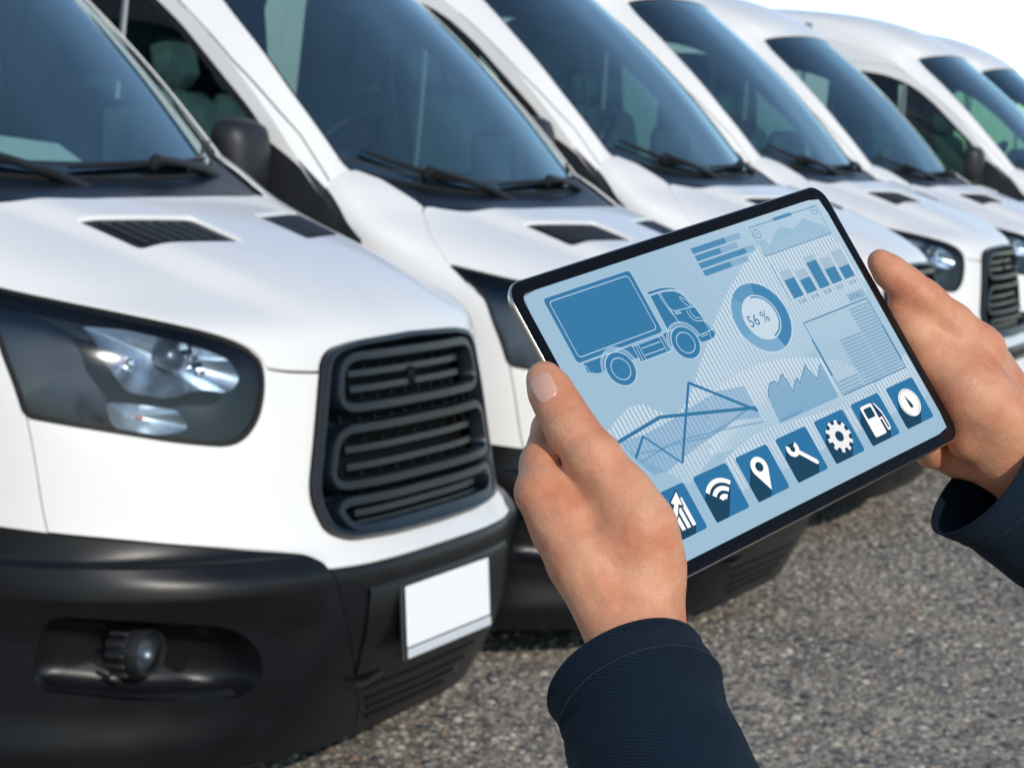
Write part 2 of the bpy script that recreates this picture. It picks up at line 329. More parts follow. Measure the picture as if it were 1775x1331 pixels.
# seam between front panel and fender
def van_prototype():
    van=empty('delivery_van')
    reg=[('vent0',VENT),('vent1',mir(VENT)),('grille',GR),('hl0',HL),('hl1',mir(HL)),('fog0',FOG),('fog1',mir(FOG)),('bc0',BCORN),('bc1',mir(BCORN)),('bcen',BCEN),('tri0',TRI_A),('tri1',mir(TRI_A)),('hood',HOOD),('cowl',COWL),('fen0',FEN),('fen1',mir(FEN))]
    P,T,lab=cut(((-7,7),(0,13)),reg,.17,.17)
    t=lambda *k:T[np.isin(lab,k)]
    hood=panel('hood',P,t('hood'),fA,nA,M['white'],van,gap=.0045,flange=.02)
    panel('cowl_panel',P,t('cowl'),fA,nA,M['grille'],van,gap=0,edge=False,off=-.016)
    panel('front_panel',P,t('rest'),fA,nA,M['white'],van)
    for k in (0,1):
        panel('fender',P,t('fen%d'%k),fA,nA,M['white'],van,gap=.0006,flange=.006)
    # ---- bumper: two corners and the centre between them
    bcen=panel('bumper_centre',P,t('bcen'),fA,nA,M['black'],van,gap=.002,flange=.03)
    for k in (0,1):
        sg=-1 if k==0 else 1
        bc=panel('bumper_corner',P,t('bc%d'%k),fA,nA,M['black'],van,gap=.002,flange=.05)
        # fog lamp pocket: bowl + lamp
        fo=np.array(FOG)*(-sg,1) if k else np.array(FOG)
        V=[];Fc=[];n=len(fo);cen=fo.mean(0)
        X0=onA(fo); inn=np.array([0.0,0.0,0.0])
        rings=[(1.0,0.0),(.985,.02),(.95,.06),(.86,.10),(.5,.115),(.02,.118)]
        for sc,dp in rings:
            q=cen+(fo-cen)*sc; Xq=onA(q); V+=list(Xq+np.array([-sg*.25,.97,0])*dp)
        for i in range(len(rings)-1):
            for j in range(n):
                j2=(j+1)%n; Fc.append((i*n+j,i*n+j2,(i+1)*n+j2,(i+1)*n+j))
        mesh('fog_lamp_pocket',V,Fc,M['black'],bc)
        c=onA([(-4.35*(-sg),2.33) if k else (-4.35,2.33)])[0]+np.array([-sg*.0,.075,.0]); ax=(sg*.16,-1,0)
        lm=MB(); lm.lathe([(.052,-.07),(.055,.0),(.050,.012),(.043,.012),(.041,.0)],c,ax,24); fl=lm.build('fog_lamp',M['trim'],bc)
        lm=MB(); lm.lathe([(.041,.002),(.036,-.012),(.02,-.024),(.004,-.03)],c,ax,24); lm.build('fog_reflector',M['lampgrey'],bc)
        lm=MB(); lm.lathe([(.042,.004),(.03,.010),(.012,.013),(.0005,.0135)],c,ax,24); lm.build('fog_glass',M['lens'],bc)
        for q in range(-2,3):   # ribbed pod behind the lamp
            lm=MB(); a=q*.35
            lm.box(c+np.array([sg*.0,.035,.0])+np.array([-sg*.068*math.cos(a)*-1,0,.068*math.sin(a)]),(.008,.045,.009),bev=.002); lm.build('pod_rib',M['trim'],bc)
    # ---- intake: dark inset, slats, plate
    mb=MB()
    for i,(v,hw) in enumerate(((2.45,1.75),(1.35,1.35),(1.05,1.2),(.78,1.05),(.5,.95))):
        uu=np.linspace(-hw,hw,25); pts=onA([(a,v) for a in uu],.0); 
        mb=MB(); mb.tube(pts,1,prof=[(-.005,-.004),(.005,-.004),(.005,.003),(-.005,.003)]); mb.build('intake_slat',M['black'],bcen)
    uu=np.linspace(-1.75,1.75,21); V=[];Fc=[]
    for i,v in enumerate((1.62,1.75,2.3,3.0,3.1)):
        V+=list(onA([(a*(1 if v>1.7 else .93),v) for a in uu],(-.0005,.006,.006,.006,-.0005)[i]))
    for i in range(4):
        for j in range(20): Fc.append((i*21+j,i*21+j+1,(i+1)*21+j+1,(i+1)*21+j))
    mesh('plate_mount',V,Fc,M['black'],bcen)
    mb=MB(); c0=onA([(-1.55,1.55)],.012)[0]; mb.tube([c0+np.array([-.05,0,0.005]),c0,c0+np.array([.08,-.002,.012])],.008); mb.build('tow_hook_cover',M['rubber'],bcen)
    pl=MB(); tilt=Matrix.Rotation(math.radians(-4),3,'X'); pl.box((-.025,-.056,.445),(.455,.004,.138),tilt,.003)
    plate=pl.build('number_plate',M['plate'],van,sharp=30)
    pl=MB(); pl.box((-.025,-.0630,.362),(.455,.006,.022),tilt,.002); pl.build('plate_strip',M['plate2'],plate,sharp=30)
    pl=MB(); pl.box((-.025,-.047,.432),(.475,.012,.18),tilt,.004); pl.build('plate_holder',M['trim'],plate,sharp=30)
    # ---- hood vents
    for k in (0,1):
        ve=VENT if k==0 else mir(VENT)
        o=panel('hood_vent',P,t('vent%d'%k),fA,nA,M['trim'],van,gap=.001,flange=.01,off=-.009)
        s=-1 if k==0 else 1
        for i in range(7):
            f=(i+.5)/7; a=(s*(.80+f*1.55),11.40+f*.24); b=(s*(.78+f*1.48),10.90+f*.19)
            mb=MB(); pts=onA([(a[0]+(b[0]-a[0])*q,a[1]+(b[1]-a[1])*q) for q in np.linspace(0,1,5)],-.0065)
            mb.tube(pts,1,prof=[(-.012,-.003),(.012,-.003),(.010,.0015),(-.010,.0015)]); mb.build('vent_slat',M['trim'],o)
    # ---- grille
    gb=panel('grille',P,t('grille'),fA,nA,M['grille_back'],van,gap=0,edge=False,off=-.05)
    cen=np.array([0,6.65])
    def ring(name,loop,prof,off,parent,m,sm=True):
        mb=MB(); L=np.array(loop); mb.tube(onA(L,off),1,closed=True,prof=prof,upv=[tuple(x) for x in SA.nrm(L[:,0],L[:,1])]); return mb.build(name,m,parent)
    bead=lambda w,h:[(-w,-h),(-w,h*.3),(-w*.6,h),(w*.6,h),(w,h*.3),(w,-h)]
    gl=dens(GR,.25); inner=cen+(np.array(gl)-cen)*(.968,.974)
    ring('grille_frame',[tuple(p) for p in inner],bead(.0095,.02),.0,gb,M['grille'])
    def hwid(v): return np.interp(v,[4.95,5.3,6.15,7.2,8.4],[1.72,1.95,2.12,1.88,1.62])
    for (va,vb) in ((7.34,8.2),(6.2,7.04),(5.14,5.9)):
        vm=(va+vb)/2; a,b=hwid(va)-.14,hwid(vb)-.14
        lp=rnd([(-b,vb),(b,vb),(a,va),(-a,va)],.32,6)
        rg=ring('grille_ring',dens(lp,.3),bead(.0145,.018),.002,gb,M['grille'])
        for dv,w in ((.13,.0085),(-.13,.0085)):
            mb=MB(); q=np.linspace(-.82,.82,25)*((a+b)/2); 
            mb.tube(onA([(x,vm+dv) for x in q],-.012),1,prof=[(-w,-.008),(w,-.008),(w*.7,.006),(-w*.7,.006)]); mb.build('grille_slat',M['grille'],gb)
        for q in np.linspace(-.8,.8,9):
            for dd in (-.22,.22):
                x=q*(a+b)/2+.06*np.sign(dd); mb=MB(); mb.tube(onA([(x,vm+dd-.16*np.sign(dd)*.9),(x,vm+dd+.14*np.sign(dd))],-.02),.0045,6); mb.build('grille_rib',M['grille_back'],gb)
    for v in (7.13,6.01):
        mb=MB(); hw=hwid(v)-.1; mb.tube(onA([(x,v) for x in np.linspace(-hw,hw,25)],-.026),1,prof=[(-.007,-.006),(.007,-.006),(.007,.004),(-.007,.004)]); mb.build('grille_slat',M['grille'],gb)
        for x in np.linspace(-hw*.85,hw*.85,10):
            mb=MB(); mb.tube(onA([(x,v-.14),(x,v+.14)],-.014),.005,6); mb.build('grille_rib',M['grille_back'],gb)
    mb=MB(); c=onA([(0,7.7)],.0)[0]; mb.box(c+np.array([0,.008,0]),(.03,.02,.045),bev=.006); mb.build('badge_mount',M['grille_back'],gb)
    # ---- headlights
    for k in (0,1):
        s=1 if k==0 else -1; hl=np.array(HL)*(s,1)
        lens=panel('headlight',P,t('hl%d'%k),fA,nA,M['lens'],van,gap=.004,edge=False,off=-.004)
        n=len(hl); cen=hl.mean(0); V=[];Fc=[]; rings=[(1.0,.0),(.99,.03),(.96,.075),(.80,.11),(.4,.12),(.02,.12)]
        for sc,dp in rings:
            q=cen+(hl-cen)*sc; V+=list(onA(q,-.004)+np.array([s*.35,.94,-.0])*dp)
        for i in range(len(rings)-1):
            for j in range(n): j2=(j+1)%n; Fc.append((i*n+j,i*n+j2,(i+1)*n+j2,(i+1)*n+j))
        mesh('lamp_housing',V,Fc,M['lampdark'],lens)
        def dish(name,poly,depth,m,rise=.0,pw=2,off=-.022):
            q=np.array(dens(rnd(poly,.12,4),.12))*(s,1); c=q.mean(0); V=[];Fc=[];n=len(q)
            R=[1,.97,.85,.7,.5,.3,.1,.01]
            for i,sc in enumerate(R):
                dp=depth*(1-sc**pw); V+=list(onA(c+(q-c)*sc,off)+np.array([s*.45,.89,0])*dp)
            for i in range(len(R)-1):
                for j in range(n): j2=(j+1)%n; Fc.append((i*n+j,i*n+j2,(i+1)*n+j2,(i+1)*n+j))
            return mesh(name,V,Fc,m,lens), onA([c],off)[0]
        d1,c1=dish('main_reflector',[(-4.72,9.42),(-4.25,9.38),(-3.62,8.86),(-3.25,8.42),(-3.12,7.95),(-3.3,7.72),(-3.7,7.82),(-4.1,7.68),(-4.6,7.82),(-4.8,8.5)],.06,M['satin'])
        dish('turn_reflector',[(-4.85,7.66),(-4.5,7.62),(-3.98,7.5),(-3.88,7.2),(-4.3,7.14),(-4.8,7.26)],.04,M['satin'],off=-.02)
        ax=np.array([-s*.45,-.89,0])
        for name,(u,v),r,m,dp in (('bulb_shield',(-3.92,8.5),.026,'lampgrey',.05),('side_bulb',(-4.45,8.35),.016,'chrome',.05),('amber_bulb',(-4.45,7.4),.006,'amber',.012)):
            c=onA([(u*s,v)],-.03)[0]; mb=MB(); mb.lathe([(r*.9,-dp),(r,-.012),(r*.95,.0),(r*.7,.006),(.001,.008)],c,tuple(ax),16); mb.build(name,M[m],lens)
        for i in range(4):
            c=onA([((-3.72+.03*i)*s,8.72-.2*i)],-.03)[0]; mb=MB(); mb.box(c,(.03,.012,.012),bev=.002); mb.build('reflector_step',M['chrome' if i%2 else 'lampdark'],lens)
        # dark bezel line round the lens
        mb=MB(); L=np.array(dens([tuple(p) for p in cen+(hl-cen)*.985],.25)); mb.tube(onA(L,-.004),1,closed=True,prof=[(-.006,-.006),(.006,-.006),(.006,.003),(-.006,.003)],upv=[tuple(x) for x in SA.nrm(L[:,0],L[:,1])]); mb.build('lamp_seal',M['rubber'],lens)
    # ---- black backing behind the panel gaps
    V=[];Fc=[];uu=np.linspace(-7,7,57);vv=np.linspace(.4,12.9,45)
    for b in vv: V+=list(onA([(a,b) for a in uu],0)+np.array([0,.10,-.05]))
    V=np.array(V); V[:,0]*=.93
    for i in range(len(vv)-1):
        for j in range(len(uu)-1): Fc.append((i*57+j,i*57+j+1,(i+1)*57+j+1,(i+1)*57+j))
    mesh('engine_bay_liner',V,Fc,M['grille_back'],van)
    # ---- greenhouse
    WS=rnd([(-5.45,.02),(-3.5,-.05),(0,-.1),(3.5,-.05),(5.45,.02),(5.75,1.2),(5.7,2.4),(5.35,3.6),(4.95,3.98),(3,4.02),(0,4.05),(-3,4.02),(-4.95,3.98),(-5.35,3.6),(-5.7,2.4),(-5.75,1.2)],.15,3)
    WS=[(u,max(v,.001)) for u,v in WS]
    c=np.array([0,2.0]); WI=[tuple(c+(np.array(p)-c)*(.975,.985)) for p in WS]
    gapline=[(-6.96,3.3),(-6.90,2.0),(-6.62,1.13),(-6.40,.69),(-6.36,.02)]; w=.05
    GAP=gapline+[(x-w*2 if x>-6.9 else x-.0,y) for x,y in gapline[::-1]] if False else [(x+w,y) for x,y in gapline]+[(max(x-w,-6.999),y) for x,y in gapline[::-1]]
    GT=[(-7,.52),(-6.66,.0),(-7,.0)]
    reg=[('ws',WI),('frit',WS),('frit',[(-5.35,0),(5.35,0),(5.35,.14),(-5.35,.14)]),('tri',GT),('tri',mir(GT)),('gap',GAP),('gap',mir(GAP)),('pil',[(-7,0),(7,0),(7,4.6),(-7,4.6)])]
    P,T,lab=cut(((-7,7),(0,9)),reg,.25,.16); t=lambda *k:T[np.isin(lab,k)]
    panel('roof',P,t('rest'),fG,nG,M['white'],van,gap=0,flange=.01)
    for s in (-1,1): panel('pillar_foot_trim',P,T[(lab=='tri')&(np.sign(P[T].mean(1)[:,0])==s)],fG,nG,M['trim'],van,gap=.0,flange=.01,off=.002)
    panel('windscreen_surround',P,t('pil'),fG,nG,M['white'],van,gap=.0,flange=.008)
    ws=panel('windscreen',P,t('ws'),fG,nG,M['glass'],van,gap=0,edge=False,off=-.006)
    panel('windscreen_seal',P,t('frit'),fG,nG,M['rubber'],ws,gap=.0,flange=.006,off=-.004)
    inn=panel('cabin_headlining',P,t('pil','rest'),fG,nG,M['cabin2'],van,gap=-.01,edge=False,off=-.035)
    # ---- cowl under the screen, wipers
    V=[];Fc=[];uu=np.linspace(-5.6,5.6,45)
    A_=onA([(a*.86 if abs(a)<5 else a*.86,np.interp(abs(a)*.86,[0,1.7,3,4,4.8],[12.0,12.06,12.2,12.3,12.55])) for a in uu],-.02); B_=onG([(a,.05) for a in uu],-.02); C_=onG([(a,.16) for a in uu],.001)
    V=list(A_)+list((A_+B_)/2-np.array([0,0,.012]))+list(B_)+list(C_)
    for i in range(3):
        for j in range(44): Fc.append((i*45+j,i*45+j+1,(i+1)*45+j+1,(i+1)*45+j))
    mesh('cowl_lip',V,Fc,M['grille'],van)
    for e0,jt,e1,pv in (((-4.2,.31),(-2.45,.17),(-1.25,.085),(-.6,.0)),((-.75,.075),(.9,.125),(2.7,.10),(3.0,.0))):
        tt=np.linspace(0,1,15)[:,None]; q0,q1,q2=map(np.array,(e0,jt,e1)); ctl=2*q1-(q0+q2)/2; pts=(1-tt)**2*q0+2*tt*(1-tt)*ctl+tt**2*q2
        bl=MB(); bl.tube(onG(pts,.010),[.005+.0045*math.sin(math.pi*(k+.5)/15) for k in range(15)],6); wp=bl.build('wiper',M['rubber'],van)
        pa=onG([pv],.006)[0]+np.array([0,-.012,-.03]); pm=onG([jt],.030)[0]; am=MB(); am.tube([pa,pa*.75+pm*.25+np.array([0,-.004,.010]),pa*.3+pm*.7+np.array([0,-.004,.006]),pm],[.016,.013,.010,.009],8); am.build('wiper_arm',M['trim'],wp)
        am=MB(); am.lathe([(.001,.016),(.014,.012),(.017,-.004),(.015,-.02)],onG([jt],.02)[0],(0,-.7,.7),12); am.build('wiper_joint',M['trim'],wp)
    # ---- flanks
    cA=SA(np.full(27,7.),np.linspace(0,13,27)); cG=SG(np.full(40,7.),np.linspace(0.02,9,40))
    axle=1.10; arch=[(axle+.385*math.cos(a),.35+.385*math.sin(a)) for a in np.linspace(math.pi*1.02,-.02*math.pi,25)]
    arch2=[(4.35+.385*math.cos(a),.35+.385*math.sin(a)) for a in np.linspace(math.pi*1.02,-.02*math.pi,25)]
    front=[(x[1],x[2]) for x in cA if x[2]>.345][::-1]; up=[(x[1],x[2]) for x in cG]
    outer=up[::-1][:0]+front+[(axle-.386,.33)]+arch+[(axle+.39,.26),(4.35-.39,.26)]+arch2+[(4.35+.39,.26),(5.5,.26)]+up[::-1]
    # drop near duplicates
    oo=[outer[0]]
    for p in outer[1:]:
        if (p[0]-oo[-1][0])**2+(p[1]-oo[-1][1])**2>1e-5: oo.append(p)
    outer=oo
    WIN=rnd([(1.30,1.43),(1.315,1.53),(1.39,1.615),(1.50,1.715),(1.67,1.87),(1.83,1.99),(2.02,2.06),(2.2,2.085),(2.42,2.085),(2.42,1.38),(1.8,1.365),(1.42,1.36)],[.03,.05,.05,.05,.05,.1,.1,.05,.06,.05,.05,.05])
    TRI=[(1.03,1.30),(1.115,1.375),(1.19,1.455),(1.31,1.53),(1.30,1.43),(1.42,1.36),(1.25,1.30),(1.05,1.235),(.965,1.235)]
    DOOR=rnd([(1.535,.42),(1.535,.62),(1.35,.80),(1.195,.95),(1.19,1.45),(1.195,1.51),(1.215,1.56),(1.31,1.64),(1.49,1.785),(1.71,1.965),(1.88,2.09),(2.05,2.145),(2.3,2.16),(2.5,2.15),(2.53,1.9),(2.53,.42)],.03,3)
    for s in (-1,1):
        fC=lambda q,s=s:np.stack([s*xs(q[:,1]),q[:,0],q[:,1]],1)
        def nC(q,s=s):
            e=.01; d=(xs(q[:,1]+e)-xs(q[:,1]-e))/(2*e); n=np.stack([np.full(len(q),s*1.),0*d,-d],1); return n/np.linalg.norm(n,axis=1)[:,None]
        P,T,lab=cut({'box':((.6,5.6),(.2,2.45)),'poly':outer},[('win',WIN),('tri',TRI),('door',DOOR)],.07,.06); t=lambda *k:T[np.isin(lab,k)]
        panel('side_panel',P,t('rest'),fC,nC,M['white'],van,gap=.0005,flange=.02)
        dr=panel('door',P,t('door'),fC,nC,M['white'],van,gap=.003,flange=.03)
        panel('side_window',P,t('win'),fC,nC,M['sideglass'],dr,gap=0,edge=False,off=-.008)
        panel('mirror_trim',P,t('tri'),fC,nC,M['trim'],dr,gap=.001,flange=.012,off=.002)
        L=dens(WIN,.08); Lq=np.array(L); mb=MB(); mb.tube(fC(Lq)-nC(Lq)*.002,1,closed=True,prof=[(-.011,-.01),(.011,-.01),(.011,.004),(-.011,.004)],upv=[tuple(x) for x in nC(Lq)]); mb.build('window_seal',M['rubber'],dr)
        dv=np.array([(1.875,1.372),(1.875,1.6),(1.88,1.8),(1.885,2.012)]); mb=MB(); mb.tube(fC(dv)-nC(dv)*.004,.011,6); mb.build('window_divider',M['steel'],dr)
        panel('door_lining',P,T[np.isin(lab,('door','tri','rest'))&(P[T].mean(1)[:,0]<2.7)],fC,nC,M['cabin'],dr,gap=-.005,edge=False,off=-.05)
        mb=MB(); hq=np.array([(2.28,1.12)]); hc=fC(hq)[0]; mb.box(hc+np.array([s*.018,0,0]),(.025,.2,.035),bev=.01); mb.build('door_handle',M['trim'],dr)
        # lower fender rest of the trim triangle on the nose surface
    Pn,Tn,labn=cut(((-7,7),(0,13)),reg0(),.17,.17)
    for k in (0,1): panel('quarter_trim',Pn,Tn[labn=='tri%d'%k],fA,nA,M['trim'],van,gap=.001,flange=.012,off=.002)
    # ---- rear end, floor, bulkhead
    mb=MB(); zz=np.linspace(.26,2.39,14); 
    V=[(x*xs(z),5.5,z) for x in (-1,1) for z in zz]+[(0,5.5,2.57)]; Fc=[(i,i+1,15+i,14+i) for i in range(13)]+[(13,28,27)]
    mesh('rear_door',V,Fc,M['white'],van,False)
    mb=MB(); mb.box((0,3.0,.42),(1.86,4.9,.06),bev=.01); mb.box((0,.75,.33),(1.3,.5,.12),bev=.03); mb.build('underbody',M['grille_back'],van)
    mb=MB(); mb.box((0,2.62,1.45),(1.7,.03,1.95),bev=.01); mb.build('bulkhead',M['cabin'],van)
    # ---- dashboard
    V=[];Fc=[];prof=[(1.02,1.30),(1.10,1.345),(1.22,1.375),(1.36,1.37),(1.46,1.33),(1.50,1.22),(1.47,1.0),(1.40,.8)]; xx=np.linspace(-.86,.86,25)
    for y,z in prof:
        for x in xx:
            h=.035*math.exp(-((x+.42)/.2)**2)+.02*math.exp(-((x-.35)/.3)**2); V.append((x,y+.05*(abs(x)/.9)**2*(1 if y<1.2 else 0),z+(h if y>1.1 and z>1.2 else 0)))
    for i in range(len(prof)-1):
        for j in range(24): Fc.append((i*25+j,i*25+j+1,(i+1)*25+j+1,(i+1)*25+j))
    mesh('dashboard',V,Fc,M['cabin'],van)
    # ---- steering wheel on the right-hand (near) side
    sw=MB(); cw=Vector((-.37,1.40,1.475)); axw=Vector((0,.80,.60)).normalized(); a=Vector((1,0,0)); b=axw.cross(a)
    sw.tube([cw+(a*math.cos(q)+b*math.sin(q))*.195 for q in np.linspace(0,2*math.pi,33)[:-1]],.016,8,closed=True); st=sw.build('steering_wheel',M['rubber'],van)
    for q in (math.pi*.5+math.pi,0.15,math.pi-.15):
        sp=MB(); sp.tube([cw-axw*.02,cw+(a*math.cos(q)+b*math.sin(q))*.195],[.03,.014],8); sp.build('spoke',M['rubber'],st)
    sp=MB(); sp.lathe([(.001,.012),(.05,.008),(.07,-.02),(.045,-.12),(.04,-.3)],cw,tuple(axw),18); sp.build('hub',M['rubber'],st)
    # ---- seats
    for x in (-.45,.20,.60):
        w=.47 if x<0 else .40
        sb=MB(); sb.box((x,2.0,.98),(w,.5,.16),Matrix.Rotation(.06,3,'X'),.05); seat=sb.build('seat',M['seat'],van)
        sb=MB(); sb.box((x,2.30,1.36),(w,.14,.68),Matrix.Rotation(-.2,3,'X'),.06); sb.build('backrest',M['seat'],seat)
        sb=MB(); sb.box((x,2.395,1.80),(.26,.10,.19),Matrix.Rotation(-.2,3,'X'),.045); sb.build('headrest',M['seat'],seat)
        sb=MB(); sb.box((x,2.02,.68),(w*.8,.42,.44),bev=.03); sb.build('seat_base',M['cabin'],seat)
    # ---- mirrors: near one out, far one folded back
    for s,fold in ((-1,0),(1,1)):
        c=Vector((s*1.075,1.31,1.475)) if not fold else Vector((s*1.015,1.47,1.475))
        V=[];Fc=[];nn=28; lv=[(-.055,.25),(-.05,.62),(-.03,.86),(.0,.97),(.035,1.0),(.05,.98)]
        for d,sc in lv:
            for q in range(nn):
                a=2*math.pi*q/nn; ex=lambda v:math.copysign(abs(v)**.55,v)
                hx,hz=ex(math.cos(a))*.105*sc,ex(math.sin(a))*.125*sc; hx*=1+.12*(hz/.125)*(1 if True else 0)
                V.append((hx,d,hz))
        k=len(V); V.append((0,lv[0][0]-.004,0))
        for i in range(len(lv)-1):
            for q in range(nn): q2=(q+1)%nn; Fc.append((i*nn+q,i*nn+q2,(i+1)*nn+q2,(i+1)*nn+q))
        Fc+=[(k,(q+1)%nn,q) for q in range(nn)]
        rot=Matrix.Rotation(0 if not fold else s*1.35,3,'Z')
        V=[c+rot@Vector(v) for v in V]; mo=mesh('wing_mirror',V,Fc,M['trim'],van)
        gl=MB(); gl.box(c+rot@Vector((0,.046,0)),(.17,.006,.20),rot,.003); gl.build('mirror_glass',M['chrome'],mo)
        ar=MB(); ar.tube([c+rot@Vector((-s*.06,.01,-.09)),Vector((s*.985,1.31,1.36)),Vector((s*.94,1.30,1.36))],[.03,.032,.035],10); ar.build('mirror_arm',M['trim'],mo)
    # ---- wheels
    for s in (-1,1):
        for y in (axle,4.35):
            c=(s*.86,y,.345); ax=(s,0,0); w=MB(); w.lathe([(.215,-.11),(.30,-.115),(.335,-.095),(.345,-.06),(.345,.06),(.335,.095),(.30,.115),(.215,.11)],c,ax,40); wh=w.build('wheel',M['rubber'],van)
            w=MB(); w.lathe([(.215,-.10),(.205,.0),(.215,.09),(.20,.095),(.185,.07),(.13,.055),(.12,.075),(.06,.085),(.001,.085)],c,ax,40); w.build('rim',M['steel'],wh)
            w=MB(); w.lathe([(.40,-.2),(.40,.1)],c,ax,30); w.build('wheel_arch_liner',M['cabin'],wh) if False else None
    return van
def reg0():
    return [('tri0',TRI_A),('tri1',mir(TRI_A))]
# ------------------------------------------------------------ ground
def ground():
    m=bpy.data.materials.new('exposed_aggregate_asphalt'); m.use_nodes=True; n=m.node_tree.nodes; l=m.node_tree.links; b=n['Principled BSDF']
    tc=n.new('ShaderNodeTexCoord')
    def vor(sc,rand=1):
        v=n.new('ShaderNodeTexVoronoi'); v.inputs['Scale'].default_value=sc; l.new(tc.outputs['Object'],v.inputs['Vector']); return v
    def noise(sc,d=5):
        v=n.new('ShaderNodeTexNoise'); v.inputs['Scale'].default_value=sc; v.inputs['Detail'].default_value=d; l.new(tc.outputs['Object'],v.inputs['Vector']); return v
    def ramp(inp,st):
        r=n.new('ShaderNodeValToRGB'); e=r.color_ramp.elements
        while len(e)<len(st): e.new(.5)
        for q,(p,c) in zip(e,st): q.position=p; q.color=(*c,1)
        l.new(inp,r.inputs[0]); return r
    def mix(f,a,c,mode='MIX'):
        x=n.new('ShaderNodeMixRGB'); x.blend_type=mode
        if isinstance(f,float): x.inputs[0].default_value=f
        else: l.new(f,x.inputs[0])
        l.new(a,x.inputs[1]); l.new(c,x.inputs[2]); return x.outputs[0]
    v1=vor(42); v2=vor(95); big=noise(1.1,4); med=noise(9,6)
    sep=n.new('ShaderNodeSeparateColor'); l.new(v1.outputs['Color'],sep.inputs[0]); sep2=n.new('ShaderNodeSeparateColor'); l.new(v2.outputs['Color'],sep2.inputs[0])
    c1=ramp(sep.outputs[0],[(0,(.02,.026,.036)),(.16,(.07,.07,.07)),(.45,(.20,.175,.14)),(.8,(.30,.265,.21)),(1,(.44,.39,.32))])
    c2=ramp(sep2.outputs[1],[(0,(.04,.042,.05)),(.3,(.13,.12,.10)),(.7,(.24,.215,.175)),(1,(.36,.32,.26))])
    c=mix(.5,c1.outputs[0],c2.outputs[0])
    pat=ramp(big.outputs[0],[(.35,(1.25,1.22,1.18)),(.65,(1.7,1.6,1.45))]); c=mix(1.0,c,pat.outputs[0],'MULTIPLY')
    pt2=ramp(med.outputs[0],[(.36,(.55,.56,.60)),(.5,(1,1,1))]); c=mix(.7,c,pt2.outputs[0],'MULTIPLY')
    l.new(c,b.inputs['Base Color']); b.inputs['Roughness'].default_value=.9; b.inputs['Specular IOR Level'].default_value=.25
    bp=n.new('ShaderNodeBump'); bp.inputs['Strength'].default_value=.8; bp.inputs['Distance'].default_value=.004; l.new(v1.outputs['Distance'],bp.inputs['Height']); bp.invert=True
    bp2=n.new('ShaderNodeBump'); bp2.inputs['Strength'].default_value=.5; bp2.inputs['Distance'].default_value=.012; l.new(med.outputs[0],bp2.inputs['Height']); l.new(bp.outputs[0],bp2.inputs['Normal']); l.new(bp2.outputs[0],b.inputs['Normal'])
    S=900; g=mesh('ground',[(-S,-S,0),(S,-S,0),(S,S,0),(-S,S,0)],[(0,1,2,3)],m,None,False); tag(g,kind='structure')
ground()
def gravel():
    """loose and half-sunk stones of the aggregate surface"""
    rs=np.random.RandomState(5); n=60000
    # denser where the lot lies open in front of the vans
    x=rs.uniform(-.9,7.5,n); y=rs.uniform(-2.2,1.2,n)
    keep=(y<1.0-.0*x)&(y>-1.75-.04*x); x,y=x[keep],y[keep]; n=len(x)
    r=np.clip(rs.lognormal(math.log(.0078),.40,n),.003,.019); h=r*rs.uniform(.25,.6,n); a=rs.uniform(0,6.283,n); st=rs.uniform(.7,1.0,n)
    k=5; ang=np.arange(k)*2*math.pi/k; V=np.zeros((n,2*k+1,3)); jit=rs.uniform(.8,1.2,(n,k))
    for q in range(k):
        cx,cy=np.cos(ang[q])*jit[:,q],np.sin(ang[q])*jit[:,q]*st; rx,ry=cx*np.cos(a)-cy*np.sin(a),cx*np.sin(a)+cy*np.cos(a)
        V[:,q]=np.stack([x+rx*r,y+ry*r,np.full(n,-.001)],1); V[:,k+q]=np.stack([x+rx*r*.68,y+ry*r*.68,h*.75],1)
    V[:,2*k]=np.stack([x,y,h],1)
    f=[(q,(q+1)%k,k+(q+1)%k,k+q) for q in range(k)]+[(k+q,k+(q+1)%k,2*k,2*k) for q in range(k)]
    me=bpy.data.meshes.new('gravel'); off=(np.arange(n)*(2*k+1))[:,None]
    quads=np.array([g for g in f[:k]]); tris=np.array([g[:3] for g in f[k:]])
    lv=np.concatenate([(off[:,:,None]+quads[None]).reshape(-1),(off[:,:,None]+tris[None]).reshape(-1)]); nq,nt_=n*k,n*k
    me.vertices.add(n*(2*k+1)); me.vertices.foreach_set('co',V.ravel()); me.loops.add(len(lv)); me.loops.foreach_set('vertex_index',lv)
    me.polygons.add(nq+nt_); me.polygons.foreach_set('loop_start',np.concatenate([np.arange(nq)*4,nq*4+np.arange(nt_)*3])); me.update(calc_edges=True); me.validate()
    pal=1.32*np.array([(.04,.046,.055),(.10,.10,.10),(.18,.165,.14),(.235,.21,.17),(.27,.245,.20),(.34,.31,.26),(.24,.16,.11)]); c=pal[rs.choice(7,n,p=[.16,.16,.22,.20,.14,.09,.03])]*rs.uniform(.8,1.2,(n,1))
    at=me.color_attributes.new('Col','FLOAT_COLOR','POINT'); at.data.foreach_set('color',np.repeat(np.c_[c,np.ones(n)],2*k+1,0).astype(np.float32).ravel())
    m=mat('stone_chips',(.2,.2,.2),.85,spec=.25); nn=m.node_tree.nodes; ca=nn.new('ShaderNodeAttribute'); ca.attribute_name='Col'; m.node_tree.links.new(ca.outputs['Color'],nn['Principled BSDF'].inputs['Base Color'])
    me.materials.append(m); o=link(bpy.data.objects.new('gravel',me)); tag(o,'grey and buff stone chips set in the lot surface','gravel',kind='stuff')
gravel()
